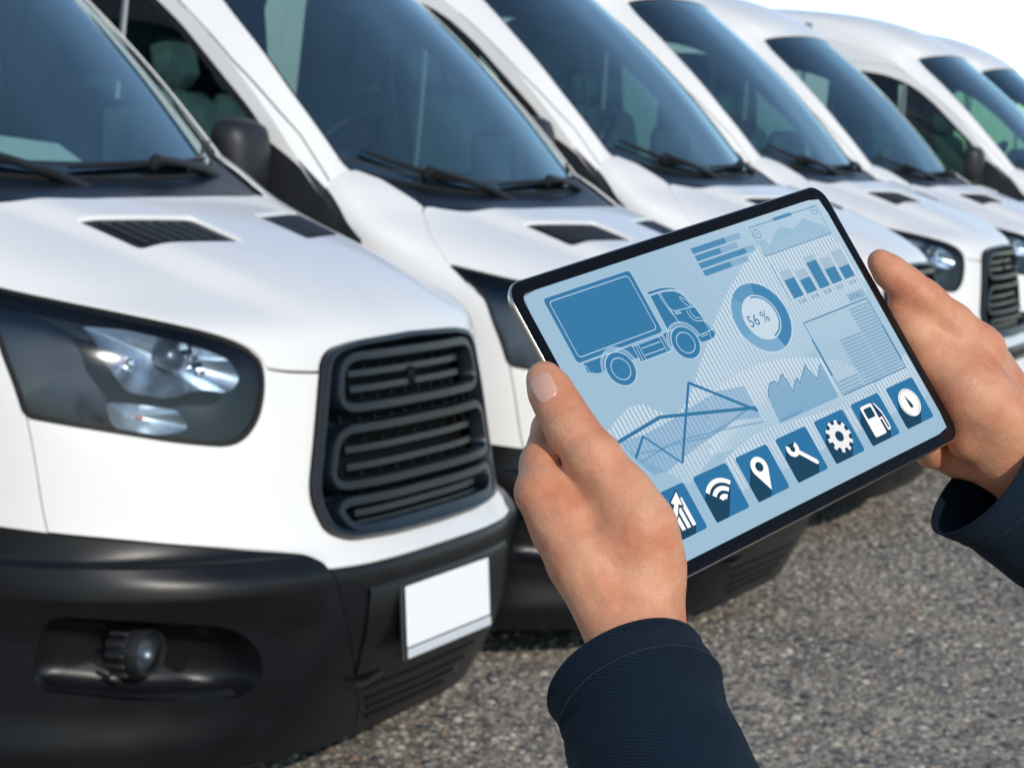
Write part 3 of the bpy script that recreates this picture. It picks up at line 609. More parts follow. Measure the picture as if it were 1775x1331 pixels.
# ------------------------------------------------------------ the row of vans
def copy_tree(o,parent=None):
    c=o.copy(); COL.objects.link(c); c.parent=parent
    for ch in o.children: copy_tree(ch,c)
    return c
proto=van_prototype()
VANS=[((0,0,0),0,'white van nearest the camera, its black grille and blank number plate in full view'),
((2.193,-.156,-.043),-.0326,'second white van in the row, its hood running behind the tablet corner'),
((4.563,-.07,.016),.0089,'third white van in the row, its hood hidden behind the tablet top edge'),
((6.871,.06,.025),.024,'fourth white van, its headlight and grille showing above the right hand'),
((9.71,.246,-.011),-.0205,'fifth white van, its headlight cut off by the right edge of the photo'),
((12.271,-.071,-.008),-.0242,'sixth white van, its side window showing at the upper right'),
((14.8,.05,0),.0,'farthest white van, its windscreen only a sliver at the top right')]
vans=[proto]+[copy_tree(proto) for _ in VANS[1:]]
for v,(loc,rz,lb) in zip(vans,VANS):
    v.location=loc; v.rotation_euler=(0,0,rz); tag(v,lb,'van','white vans parked in a row')
    for c in v.children:
        if c.name.startswith('wheel'): c.location=(0,0,-loc[2])
for c in list(vans[1].children):   # the second van carries no plate
    if c.name.startswith('number_plate'):
        for g in list(c.children): bpy.data.objects.remove(g)
        bpy.data.objects.remove(c)

# sheet added on the nearest van's dashboard to imitate a pale patch behind glass
q=[(.48,1.25,1.392),(.29,1.25,1.468),(.03,1.25,1.485),(-.25,1.26,1.506),(-.25,1.26,1.392)]
V=q+[(x,y+.003,z) for x,y,z in q]; n=5
o=mesh('pale_patch_sheet',V,[tuple(range(n)),tuple(range(2*n-1,n-1,-1))]+[(i,n+i,n+(i+1)%n,(i+1)%n) for i in range(n)],mat('pale_patch_surface',(.62,.68,.66),.8,var=.05,scale=5),None,False)
tag(o,'sheet added on the dashboard to imitate a pale patch behind the nearest windscreen','stand-in sheet')
# ------------------------------------------------------------ tablet (millimetres in its own frame: x along, y up, z out of the glass)
T0=Vector((-3.788,-1.9492,1.3888)); EX=Vector((.9498,-.2593,.1750)).normalized(); EY=Vector((-.0076,.5402,.8415)); NZ=EX.cross(EY).normalized(); EY=NZ.cross(EX).normalized()
TAB=Matrix(((EX.x,EY.x,NZ.x,T0.x),(EX.y,EY.y,NZ.y,T0.y),(EX.z,EY.z,NZ.z,T0.z),(0,0,0,1)))
TW,TH=157.0,89.0; EXPO=2**SC.view_settings.exposure
def rrect(w,h,r,n=10):
    return [(sx*(w-r)+r*math.cos(a),sy*(h-r)+r*math.sin(a)) for sx,sy,a0 in ((1,1,0),(-1,1,90),(-1,-1,180),(1,-1,270)) for a in [math.radians(a0+90*k/n) for k in range(n+1)]]
def mmv(x,y,z): return (x/1000,y/1000,z/1000)
def screen_mat():
    m=bpy.data.materials.new('lit_screen_pixels'); m.use_nodes=True; n=m.node_tree.nodes; l=m.node_tree.links; n.clear()
    o=n.new('ShaderNodeOutputMaterial'); a=n.new('ShaderNodeAttribute'); a.attribute_name='Col'; e=n.new('ShaderNodeEmission'); e.inputs[1].default_value=1/EXPO
    t=n.new('ShaderNodeBsdfTransparent'); mx=n.new('ShaderNodeMixShader'); l.new(a.outputs['Color'],e.inputs[0]); l.new(a.outputs['Alpha'],mx.inputs[0]); l.new(t.outputs[0],mx.inputs[1]); l.new(e.outputs[0],mx.inputs[2]); l.new(mx.outputs[0],o.inputs[0]); return m
M['pix']=screen_mat()
M['bezel']=mat('black_bezel_glass',(.004,.004,.005),.10,spec=.12)
M['alu']=mat('champagne_aluminium',(.62,.56,.50),.28,metal=1,var=.04,scale=300)
def lin(c): return tuple((x/12.92 if x<=.04045 else ((x+.055)/1.055)**2.4) for x in [v/255 for v in c])
class Pix:
    """flat coloured shapes of the display, one mesh"""
    def __init__(s): s.V=[];s.F=[];s.C=[]
    def poly(s,P,col,z=1,a=1.0,cols=None):
        vs=[Vector((x,y)) for x,y in P]; n=len(vs)
        r=delaunay_2d_cdt(vs,[(i,(i+1)%n) for i in range(n)],[],1,1e-4) if n>4 else None
        k=len(s.V)
        if r is None or len(r[0])<3: V=P; Fs=[tuple(range(n))]
        else: V=[tuple(v) for v in r[0]]; Fs=r[2]
        s.V+=[mmv(x,y,z*.03+.02) for x,y in V]; s.F+=[tuple(i+k for i in f) for f in Fs]
        s.C+=[(*lin(col),a)]*len(V) if cols is None else [(*lin(c[:3]),c[3]) for c in cols]
    def rect(s,x0,y0,x1,y1,col,z=1,a=1.0): s.poly([(x0,y0),(x1,y0),(x1,y1),(x0,y1)],col,z,a)
    def line(s,P,w,col,z=2,a=1.0,closed=False):
        P=[Vector(p) for p in P]; n=len(P)
        if closed: P=P+[P[0],P[1]]
        L=[];Rr=[]
        for i,p in enumerate(P):
            d0=(p-P[i-1]).normalized() if i else (P[1]-p).normalized(); d1=(P[i+1]-p).normalized() if i<len(P)-1 else d0
            t=(d0+d1); t=t.normalized() if t.length>.05 else d0; nn=Vector((-t.y,t.x)); c=max(.35,abs(nn.dot(Vector((-d0.y,d0.x)))))
            L.append(p+nn*(w/2/c)); Rr.append(p-nn*(w/2/c))
        m=len(P)-1
        for i in range(m): s.poly([tuple(L[i]),tuple(Rr[i]),tuple(Rr[i+1]),tuple(L[i+1])],col,z,a)
    def build(s,name,parent):
        o=mesh(name,s.V,s.F,M['pix'],parent,False); me=o.data; at=me.color_attributes.new('Col','FLOAT_COLOR','POINT')
        at.data.foreach_set('color',np.array(s.C,np.float32).ravel()); return o
KX=1.185   # the display content is stretched sideways by this much
def ell(cx,cy,r,n=40,a0=0,a1=360): return [(cx+KX*r*math.cos(math.radians(a0+(a1-a0)*k/n)),cy+r*math.sin(math.radians(a0+(a1-a0)*k/n))) for k in range(n+(a1-a0<360))]
def text(px,s,x,y,h,col,z=4,wx=KX,a=1.0):
    c=bpy.data.curves.new('lettering','FONT'); c.body=s; c.size=1; o=bpy.data.objects.new('lettering',c); COL.objects.link(o)
    dg=bpy.context.evaluated_depsgraph_get(); me=bpy.data.meshes.new_from_object(o.evaluated_get(dg)); k=len(px.V)
    px.V+=[mmv(x+v.co.x*h*1.4*wx,y+v.co.y*h*1.4,z*.03+.02) for v in me.vertices]; px.F+=[tuple(i+k for i in p.vertices) for p in me.polygons]; px.C+=[(*lin(col),a)]*len(me.vertices)
    bpy.data.objects.remove(o); bpy.data.curves.remove(c); bpy.data.meshes.remove(me)
G={'chassis':[(-130.2,35.3),(-47.3,35.2),(-52.8,27.5),(-93.2,28.0),(-116.6,27.5),(-123.6,27.8),(-128.3,29.7),(-130.7,29.4)],
 'rear_lamp':[(-130.5,33.9),(-128.7,33.8),(-128.8,29.3),(-130.7,29.4)],
 'tank':[(-86.4,34.7),(-57.7,34.8),(-57.0,24.9),(-86.2,25.0)],
 'cab':[(-50.9,57.9),(-42.6,57.7),(-35.0,57.1),(-29.7,55.9),(-26.1,54.1),(-23.4,51.2),(-21.2,46.3),(-18.8,41.8),(-17.4,36.8),(-17.2,32.7),(-16.2,30.1),(-15.7,27.7),(-14.1,25.3),(-17.4,22.7),(-29.9,23.0),(-31.0,27.7),(-37.9,34.3),(-51.7,35.9)],
 'visor':[(-52.3,60.5),(-38.6,60.1),(-28.9,58.1),(-25.7,55.2),(-30.7,57.3),(-40.0,58.3),(-51.1,58.3)],
 'bumper':[(-18.2,27.9),(-14.6,27.7),(-14.2,25.3),(-17.1,23.0),(-20.3,23.1)],
 'l_door':[(-43.4,57.9),(-42.2,48.4),(-38.6,37.1)],
 'l_door2':[(-42.0,57.8),(-40.9,48.1),(-39.5,38.9)],
 'l_win':[(-40.9,48.1),(-39.4,45.7),(-36.0,44.9),(-21.8,43.8),(-17.7,43.1)],
 'l_screen':[(-25.4,55.0),(-22.1,50.2),(-19.9,45.4),(-18.2,37.6),(-17.9,28.2)],
 'l_mirror':[(-27.8,51.5),(-26.1,51.1),(-22.5,47.3),(-21.8,43.8),(-23.6,44.2),(-26.5,47.5),(-27.8,51.5)],
 'l_lamp':[(-27.7,43.1),(-27.9,39.9),(-26.3,36.8),(-23.5,35.2),(-16.2,33.8)],
 'l_lamp2':[(-25.2,42.9),(-25.2,39.9),(-23.6,37.5),(-19.9,36.3)],
 'l_handle':[(-38.1,44.2),(-33.9,43.7),(-33.6,42.8),(-38.1,43.1),(-38.1,44.2)],
 'l_bump':[(-31.3,27.4),(-17.3,27.7)],
 'l_bump2':[(-27.6,26.2),(-20.7,26.2)],
 'l_t1':[(-81.4,34.5),(-81.5,24.4)],
 'l_t2':[(-83.6,34.7),(-84.2,24.6)],
 'l_t3':[(-61.5,35.0),(-61.2,24.7)],
 'l_t4':[(-59.0,35.1),(-58.4,25.0)],
 'l_t5':[(-80.1,31.9),(-62.7,31.8)],
 'l_t6':[(-80.7,27.7),(-62.3,27.5)],
 'mount':[(67.4,67.5),(72.7,67.3),(75.0,65.7),(76.5,63.1),(85.5,68.0),(94.3,71.4),(100.2,69.3),(106.2,67.1),(120.9,71.6),(129.2,67.3),(137.8,63.2),(140.1,57.3),(65.5,57.1)],
 'noise':[(0.5,-19.5),(4.0,-15.7),(8.6,-12.7),(11.3,-12.7),(14.4,-13.2),(14.6,-15.4),(20.9,-11.2),(23.6,-10.9),(23.2,-12.7),(24.7,-14.3),(24.6,-17.0),(24.3,-20.1),(24.7,-22.0),(31.3,-17.1),(34.9,-16.5),(34.2,-19.5),(41.9,-14.5),(48.1,-10.7),(47.7,-13.9),(49.3,-15.4),(49.6,-17.4),(50.4,-19.5),(51.3,-21.5),(60.3,-14.4),(62.0,-14.3),(61.8,-35.9),(-1.8,-35.9)],
 'area':[(-135.7,-10.1),(-114.7,-11.6),(-95.8,-10.9),(-72.6,-8.4),(-38.0,-5.4),(-14.4,-8.5),(-15.3,-28.2),(-39.1,-24.0),(-65.6,-27.5),(-94.4,-31.5),(-109.9,-34.4),(-122.7,-33.3),(-128.8,-24.5)],
 'k1':[(-139.4,-10.4),(-94.8,-6.4),(-73.5,-10.6),(-14.3,-22.4)],
 'k2':[(-58.2,5.0),(-14.4,-24.3)],
 'k3':[(-58.2,5.0),(-96.8,-33.7)],
 'k4':[(-96.8,-33.7),(-115.3,-12.3)],
 'k5':[(-115.3,-12.3),(-129.5,-21.5)],
 'f1':[(-129.0,-19.3),(-109.1,-22.4),(-88.2,-22.1),(-62.5,-25.0),(-47.9,-24.6),(-20.7,-21.2)],
 'f2':[(-126.9,-24.3),(-99.7,-22.2),(-66.0,-26.8),(-50.1,-25.8),(-24.8,-21.0)],
 'f3':[(-58.6,-25.2),(-44.9,-27.0),(-14.9,-31.2)],
 'S1':[(70.4,66.1),(48.4,59.2),(19.3,46.9),(-13.6,29.4),(-44.7,9.6),(-62.9,-2.2),(-82.4,-9.8),(-90.8,-4.9),(-103.2,4.0),(-114.6,4.9),(-129.9,0.5),(-139.5,-2.9),(-134.2,-13.6),(-100.4,-45.6),(-44.8,-30.4),(64.2,-3.8),(131.4,-4.9),(146.5,23.2),(144.3,47.7),(139.4,54.7),(119.4,62.5)],
 'S2':[(-50.0,-5.7),(-30.7,-2.5),(-12.0,-0.5),(5.9,0.1),(28.0,-2.0),(53.8,-7.8),(78.7,-15.5),(94.8,-26.4),(104.2,-43.8),(9.8,-46.2),(-71.1,-35.7)],
 'S3':[(-62.9,-41.4),(-46.4,-38.2),(-27.1,-35.5),(-9.7,-35.5),(9.3,-37.4),(35.1,-39.5),(59.5,-40.9),(95.8,-38.6),(128.2,-35.0),(162.1,-28.0),(158.5,-42.8),(154.4,-57.3),(-61.8,-61.1)],
 }
BLUE=(58,123,168); LINE=(188,217,238); DK=(34,72,98); SKY=(160,192,214); WHT=(255,255,255)
def stripes(px,P,z,top,fade,step=3.5,w=1.0):
    """area filled with fine upright lines, fading downwards from its upper edge"""
    P=np.clip(np.array(P),(-147.9,-80.5),(147.9,80.5)); xs_=np.arange(P[:,0].min(),P[:,0].max(),step)
    for x in np.arange(P[:,0].min()+.2,P[:,0].max(),step/2):
        ys=[]
        for i in range(len(P)):
            (x1,y1),(x2,y2)=P[i],P[(i+1)%len(P)]
            if (x1>x)!=(x2>x): ys.append(y1+(y2-y1)*(x-x1)/(x2-x1))
        ys.sort()
        for b,t in zip(ys[::2],ys[1::2]):
            k=int(round((x-P[:,0].min()-.2)/(step/2)))
            ww=step/4+.02; lo=max(0,1-(t-b)/fade)
            px.poly([(x-ww,b),(x+ww,b),(x+ww,t),(x-ww,t)],WHT,z,1,cols=[(216,231,242,top*lo),(216,231,242,top*lo),(216,231,242,top),(216,231,242,top)])
            if k%2==0: px.poly([(x-w/2,b),(x+w/2,b),(x+w/2,t),(x-w/2,t)],WHT,z+.5,1,cols=[(122,156,184,.8*lo),(122,156,184,.8*lo),(122,156,184,.8),(122,156,184,.8)])
def hull(P):
    P=sorted(set((round(x,3),round(y,3)) for x,y in P)); cr=lambda o,a,b:(a[0]-o[0])*(b[1]-o[1])-(a[1]-o[1])*(b[0]-o[0])
    def half(Q):
        H=[]
        for p in Q:
            while len(H)>1 and cr(H[-2],H[-1],p)<=0: H.pop()
            H.append(p)
        return H
    a=half(P);b=half(P[::-1]); return a[:-1]+b[:-1]
def clip(P,x0,y0,x1,y1):
    for f,g in ((lambda p:p[0]-x0,0),(lambda p:x1-p[0],0),(lambda p:p[1]-y0,0),(lambda p:y1-p[1],0)):
        O=[]
        for i in range(len(P)):
            a,b=P[i-1],P[i]; fa,fb=f(a),f(b)
            if fa*fb<0: t=fa/(fa-fb); O.append((a[0]+(b[0]-a[0])*t,a[1]+(b[1]-a[1])*t))
            if fb>=0: O.append(b)
        P=O
        if not P: break
    return P
def tablet():
    t=empty('tablet',label='black-bezelled tablet held in both hands, its screen showing a truck and charts',cat='tablet'); t.matrix_world=TAB
    # metal tray
    V=[];Fc=[]; lv=[(-.9,0.0),(-.2,-.4),(0,-.9),(0,-2.6),(-.8,-3.9),(-2.6,-4.8)]
    for d,z in lv: V+=[mmv(x,y,z) for x,y in rrect(TW+d,TH+d,13+d)]
    n=44
    for i in range(len(lv)-1):
        for j in range(n): j2=(j+1)%n; Fc.append((i*n+j,i*n+j2,(i+1)*n+j2,(i+1)*n+j))
    Fc.append(tuple(range((len(lv)-1)*n,len(lv)*n))); mesh('metal_case',V,Fc,M['alu'],t)
    V=[];Fc=[]; lv=[(-.7,-.3),(-.9,.05),(-1.3,.1)]
    for d,z in lv: V+=[mmv(x,y,z) for x,y in rrect(TW+d,TH+d,12.5+d)]
    for i in range(2):
        for j in range(n): j2=(j+1)%n; Fc.append((i*n+j,i*n+j2,(i+1)*n+j2,(i+1)*n+j))
    V+= [mmv(x,y,.1) for x,y in rrect(148.5,81.3,5.5)]
    for j in range(n): j2=(j+1)%n; Fc.append((2*n+j,2*n+j2,3*n+j2,3*n+j))
    mesh('bezel',V,Fc,M['bezel'],t)
    sc=Pix(); P=rrect(148.5,81.3,5.5)
    # base colour with lens flare painted in, brightening to the upper right
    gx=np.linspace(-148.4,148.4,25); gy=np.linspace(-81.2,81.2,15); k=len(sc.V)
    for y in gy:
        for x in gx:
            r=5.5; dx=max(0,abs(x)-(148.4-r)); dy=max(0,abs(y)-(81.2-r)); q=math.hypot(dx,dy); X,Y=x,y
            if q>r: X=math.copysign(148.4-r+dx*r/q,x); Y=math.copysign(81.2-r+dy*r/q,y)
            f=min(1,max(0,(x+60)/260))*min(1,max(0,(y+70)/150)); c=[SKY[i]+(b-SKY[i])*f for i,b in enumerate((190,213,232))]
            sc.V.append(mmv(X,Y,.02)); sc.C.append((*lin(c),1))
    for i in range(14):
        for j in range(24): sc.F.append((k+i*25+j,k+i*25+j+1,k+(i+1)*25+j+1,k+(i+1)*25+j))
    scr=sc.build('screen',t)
    # striped hills behind the charts
    p=Pix(); stripes(p,G['S1'],1,.72,95); stripes(p,G['S2'],2.5,.8,46); stripes(p,G['S3'],2.5,.8,40); p.build('striped_hills',scr)
    # truck
    p=Pix(); p.poly(G['chassis'],BLUE,3); p.poly(G['rear_lamp'],BLUE,4); p.line(G['rear_lamp'],.45,LINE,5,1,True)
    bx=[(x-95.25,y+55.8) for x,y in rrect(39.2,19.6,2.6,5)]; p.poly(bx,BLUE,5); p.line(bx,.5,LINE,6,.55,True); p.line([(x-95.25,y+55.9) for x,y in rrect(35.6,16.8,2.4,5)],.5,LINE,6,1,True)
    p.poly(G['tank'],BLUE,4); p.line(G['tank'],.5,LINE,6,1,True); p.poly(G['cab'],BLUE,5); p.line(G['cab'],.4,LINE,6,.8,True); p.poly(G['visor'],BLUE,5); p.line(G['visor'],.4,LINE,6,1,True); p.poly(G['bumper'],BLUE,6); p.line(G['bumper'],.4,LINE,7,1,True)
    for k in G:
        if k.startswith('l_'): p.line(G[k],.5,LINE,7)
    for cx,cy in ((-104.5,25.6),(-42.9,26.2)):
        p.poly(ell(cx,cy,10.6),SKY,7); p.poly(ell(cx,cy,9.9),BLUE,8); p.line(ell(cx,cy,9.9),.55,LINE,9,1,True); p.line(ell(cx,cy,6.3),.55,LINE,9,1,True)
        p.line(ell(cx,cy,11.6,20,8,172),.5,LINE,9); p.line(ell(cx,cy,12.6,20,8,172),.5,LINE,9)
    p.build('truck_drawing',scr)
    # horizontal bars
    p=Pix()
    for y,a,b in ((75.8,38.2,53.8),(71.0,29.2,46.8),(66.2,51.6,60.8),(61.4,31.7,49.9)): p.rect(3.9,y-3.6,a,y,(82,141,181),4); p.rect(a,y-3.6,b,y,(134,173,203),4,.9)
    p.build('bar_list',scr)
    # small mountain chart
    p=Pix(); p.poly(G['mount'],(150,187,213),4,.8); fr=[(65.5,57.1),(140.3,57.1),(140.3,76.5),(65.5,76.5)]; p.line(fr,.45,(84,135,172),6,1,True); p.rect(92,75.6,112,77.7,(82,141,181),6)
    for cx,cy,s in ((70,71.6,'-'),(135.5,74.2,'+')):
        p.line(ell(cx,cy,2.7,24),.4,(84,135,172),6,1,True); p.rect(cx-1.5,cy-.2,cx+1.5,cy+.2,(84,135,172),6)
        if s=='+': p.rect(cx-.2,cy-1.3,cx+.2,cy+1.3,(84,135,172),6)
    p.build('mountain_chart',scr)
    # column chart
    p=Pix()
    for x0,x1,a,b in ((70.9,81.8,39.7,45.4),(85.4,96.6,36.6,42.7),(100,111.2,45.1,48.7),(114.2,125.6,37.4,44.5),(128.7,140.2,35.5,46.3)): p.rect(x0,27.4,x1,a,(72,134,177),5); p.rect(x0,a,x1,b,(164,190,211),5,.92)
    p.line([(66.4,27.3),(66.4,51)],.4,(84,125,160),5)
    for k in range(6): p.rect(66.4,27.3+k*4.7,67.6,27.7+k*4.7,(84,125,160),5)
    for x,s in ((73.5,'0.24'),(87.6,'0.18'),(102.2,'0.38'),(116.6,'0.21'),(131,'0.16')): p.rect(x-1.6,25.2,x-.9,25.6,(84,125,160),5,.7); text(p,s,x,23.3,2.5,(62,104,140),6,1.25)
    p.build('column_chart',scr)
    # donut
    p=Pix(); cx,cy=32.6,24.2
    def seg(a0,a1,r0,r1,col,z,a=1.0):
        n=max(3,int((a1-a0)/5))
        for k in range(n):
            q0,q1=[math.radians(a0+(a1-a0)*(k+i)/n) for i in (0,1)]
            p.poly([(cx+KX*r*math.cos(q),cy+r*math.sin(q)) for r,q in ((r0,q0),(r1,q0),(r1,q1),(r0,q1))],col,z,a)
    seg(-75,75,14.2,21.6,(70,134,178),6); seg(75,128,14.2,21.6,(96,153,192),6); seg(128,203,14.2,21.6,(112,164,200),6); seg(203,285,14.2,21.6,(126,172,206),6)
    p.poly(ell(cx,cy,14.2,60),(206,223,236),5,.75); p.line(ell(cx,cy,22.4,60),.4,(205,226,242),6,1,True); seg(-80,92,12.3,13.4,(84,143,182),7); text(p,'56 %',cx-14.2,cy-3.5,7.0,(58,118,162),8,1.08); p.build('donut_chart',scr)
    # detail table
    p=Pix(); p.poly([(121.4,13.1),(139.9,13.1),(139.9,18.5),(121.4,18.5)],(150,184,207),4); text(p,'DETAIL',122.8,14.3,2.9,(98,146,182),6,1.0)
    p.rect(67,-36,139.5,11.9,(170,198,219),3.2,.55); p.line([(66.8,-36.1),(139.6,-36.1),(139.6,11.9),(66.8,11.9)],.7,(62,124,168),6,1,True); p.rect(65.7,-23.1,67.3,1.1,(62,124,168),6); p.rect(138.9,-31.6,140.4,-6.9,(62,124,168),6)
    for x0,x1,yt in ((116,138.7,9.6),(91.2,115,-5.6),(68,90.2,-27.6)):
        y=yt
        while y>-34.5: p.rect(x0,y-1.35,x1,y,(134,172,200),5,.9); y-=2.15
    p.build('detail_table',scr)
    # jagged chart and its caption line
    p=Pix(); p.poly(G['noise'],(112,162,197),4,.75); p.line(G['noise'][:-2],.5,(66,126,168),5)
    x0,y0=G['noise'][-1]
    for k in range(12): p.rect(x0+2+k*1.9,y0+.8,x0+3.3+k*1.9,y0+2.0,(88,140,178),5,.7)
    p.build('jagged_chart',scr)
    # crossing lines
    p=Pix(); p.poly(G['area'],(104,158,198),4,.55)
    for k,w in (('k1',2.0),('k2',2.0),('k3',1.7),('k4',1.2),('k5',1.5)): p.line(G[k],w,(56,120,165),6)
    for k in ('f1','f2','f3'): p.line(G[k],1.0,(92,150,190),5,.6)
    p.build('line_chart',scr)
    # seven app tiles
    SD=(-.68,-.735)
    for k in range(7):
        cx,cy=-120.1+40.72*k,-56.7; p=Pix(); hw,hh=16.0,13.7
        p.poly([(cx+x,cy+y) for x,y in rrect(hw,hh,2.0,4)],(50,119,167),5)
        L=lambda P:[(cx+x*13.5*KX,cy+y*13.5) for x,y in P]
        def shadow(*polys):
            for P in polys:
                Q=L(P); h=hull(Q+[(x+SD[0]*40,y+SD[1]*40) for x,y in Q]); h=clip(h,cx-hw+.3,cy-hh+.05,cx+hw-.3,cy+hh-.3)
                if len(h)>2: p.poly(h,DK,6)
        def arc(r0,r1,a0,a1,c=(0,0),n=18): return [(c[0]+r1*math.cos(math.radians(a0+(a1-a0)*i/n)),c[1]+r1*math.sin(math.radians(a0+(a1-a0)*i/n))) for i in range(n+1)]+[(c[0]+r0*math.cos(math.radians(a1+(a0-a1)*i/n)),c[1]+r0*math.sin(math.radians(a1+(a0-a1)*i/n))) for i in range(n+1)]
        if k==0:
            bars=[[(x,-.7),(x+.2,-.7),(x+.2,h),(x,h)] for x,h in ((-.55,-.35),(-.25,-.15),(.05,.15),(.35,.5))]; ar=[(-.7,-.2),(-.35,-.02),(.02,.35),(-.1,.47),(.42,.78),(.38,.2),(.22,.3),(-.1,-.1),(-.62,-.38)]
            shadow(ar,[(-.55,-.7),(.55,-.7),(.55,.5)])
            for b in bars: p.poly(L(b),WHT,8)
            p.line(L(ar),1.6,DK,8.5,1,True); p.poly(L(ar),WHT,9)
        elif k==1:
            c=(0,-.42); F_=[arc(.12,.34,42,138,c),arc(.48,.68,42,138,c),arc(.82,1.02,42,138,c)]; shadow(F_[2],F_[0])
            p.poly(L(arc(.01,1.02,42,138,c)),DK,7)
            for f in F_: p.poly(L(f),WHT,8)
        elif k==2:
            pin=[(0,-.78)]+[(.46*math.cos(a),.26+.46*math.sin(a)) for a in np.linspace(-.45,math.pi+.45,24)]; shadow(pin); p.poly(L(pin),WHT,8); p.poly(L([(.21*math.cos(a),.28+.21*math.sin(a)) for a in np.linspace(0,6.283,25)[:-1]]),DK,9)
        elif k==3:
            hd=arc(.14,.36,140,400,(-.33,.36)); bar=[(-.20,.10),(-.06,.24),(.66,-.48),(.68,-.62),(.58,-.66),(.5,-.62)]; shadow(hd,bar); p.poly(L(bar),WHT,8); p.poly(L(hd),WHT,8)
        elif k==4:
            ge=[]
            for i in range(10):
                for a,r in ((-10,.56),(-7,.74),(7,.74),(10,.56)): ge.append((r*math.cos(math.radians(36*i+a)),r*math.sin(math.radians(36*i+a))))
            shadow(ge); p.poly(L(ge),(243,243,244),8); p.poly(L([(.24*math.cos(a),.24*math.sin(a)) for a in np.linspace(0,6.283,25)[:-1]]),DK,9)
        elif k==5:
            bd=rnd([(-.55,-.74),(.25,-.74),(.25,.74),(-.55,.74)],.12,4); hs=[(.33,.72),(.46,.60),(.62,.2),(.66,-.35),(.62,-.62),(.5,-.7),(.4,-.62),(.38,-.1),(.25,-.1),(.25,-.02),(.47,.0),(.48,-.55),(.54,-.6),(.58,-.5),(.56,.1),(.42,.5)]
            shadow(bd,hs); p.poly(L(bd),WHT,8); p.poly(L(rnd([(-.42,.12),(.12,.12),(.12,.6),(-.42,.6)],.08,3)),DK,9); p.poly(L(hs),WHT,8)
        else:
            dk=[(.66*math.cos(a),.02+.66*math.sin(a)) for a in np.linspace(0,6.283,49)[:-1]]; shadow(dk); p.poly(L(dk),WHT,8)
            for i in range(28):
                a=math.radians(-70+i*11.5); p.poly(L([(r*math.cos(a+d),.02+r*math.sin(a+d)) for r,d in ((.57,-.05),(.61,-.05),(.61,.05),(.57,.05))]),DK,9)
            p.poly(L([(-.1,.42),(.1,-.08),(.1,-.2),(0,-.26),(-.1,-.2),(-.12,-.06)]),DK,9)
        p.build('app_tile',scr)
    return t
TABLET=tablet()
# ------------------------------------------------------------ hands: one smooth skin grown round the bones (tablet millimetres)
def seg(P,a,b,r1,r2):
    a=np.array(a,float);b=np.array(b,float);ab=b-a;t=np.clip((P-a)@ab/(ab@ab),0,1); return np.linalg.norm(P-a-t[:,None]*ab,axis=1)-(r1+(r2-r1)*t)
def smin(a,b,k):
    h=np.clip(.5+.5*(b-a)/k,0,1); return b+(a-b)*h-k*h*(1-h)
def chain(P,pts,k=5):
    d=None
    for (a,ra),(b,rb) in zip(pts,pts[1:]):
        s=seg(P,a,b,ra,rb); d=s if d is None else smin(d,s,k)
    return d
def skin(name,fn,lo,hi,st,m,parent):
    """surface nets"""
    ax=[np.arange(l,h+st,st) for l,h in zip(lo,hi)]; nx,ny,nz=map(len,ax); X,Y,Z=np.meshgrid(*ax,indexing='ij')
    cx=[np.arange(l,h+7,7.) for l,h in zip(lo,hi)]; CX=np.meshgrid(*cx,indexing='ij'); DC=fn(np.stack([c.ravel() for c in CX],1)).reshape(CX[0].shape)
    ci=[np.minimum(np.rint((a-l)/7.).astype(int),len(c)-1) for a,l,c in zip(ax,lo,cx)]; D=DC[np.ix_(*ci)].copy(); near=np.abs(D)<11
    D[near]=fn(np.stack([X[near],Y[near],Z[near]],1)); S=D<0
    cs=[(i,j,k) for i in(0,1) for j in(0,1) for k in(0,1)]
    def cn(A,c): return A[c[0]:nx-1+c[0],c[1]:ny-1+c[1],c[2]:nz-1+c[2]]
    cnt=sum(cn(S,c).astype(int) for c in cs); act=(cnt>0)&(cnt<8); acc=np.zeros((*act.shape,3)); num=np.zeros(act.shape)
    for a in cs:
        for b in cs:
            if sum(b)-sum(a)==1 and all(y>=x for x,y in zip(a,b)):
                da,db=cn(D,a),cn(D,b); cr=(da<0)!=(db<0); t=np.where(cr,da/np.where(cr,da-db,1),0)
                for q in range(3): acc[...,q]+=np.where(cr,a[q]+t*(b[q]-a[q]),0)
                num+=cr
    idx=-np.ones(act.shape,int); idx[act]=np.arange(act.sum()); ii=np.argwhere(act); V=np.array(lo)+(ii+acc[act]/num[act][:,None])*st
    Fc=[]
    for q in range(3):
        A=[slice(1,-1)]*3; A[q]=slice(0,-1); o=[0,0,0];o[q]=1
        s0=S[tuple(slice(1,n-1) if d!=q else slice(0,n-1) for d,n in enumerate((nx,ny,nz)))]; s1=S[tuple(slice(1,n-1) if d!=q else slice(1,n) for d,n in enumerate((nx,ny,nz)))]
        for flip,msk in ((0,s0&~s1),(1,~s0&s1)):
            e=np.argwhere(msk); e=e+np.array([0 if d==q else 1 for d in range(3)]); u,v=[d for d in range(3) if d!=q]
            def g(du,dv):
                f=e.copy(); f[:,u]-=du; f[:,v]-=dv; return idx[f[:,0],f[:,1],f[:,2]]
            Q=np.stack([g(0,0),g(1,0),g(1,1),g(0,1)],1)
            if flip^(q==1): Q=Q[:,::-1]
            Fc+=Q[:, ::-1].tolist()
    o=mesh(name,V/1000,Fc,m,parent,True); return o
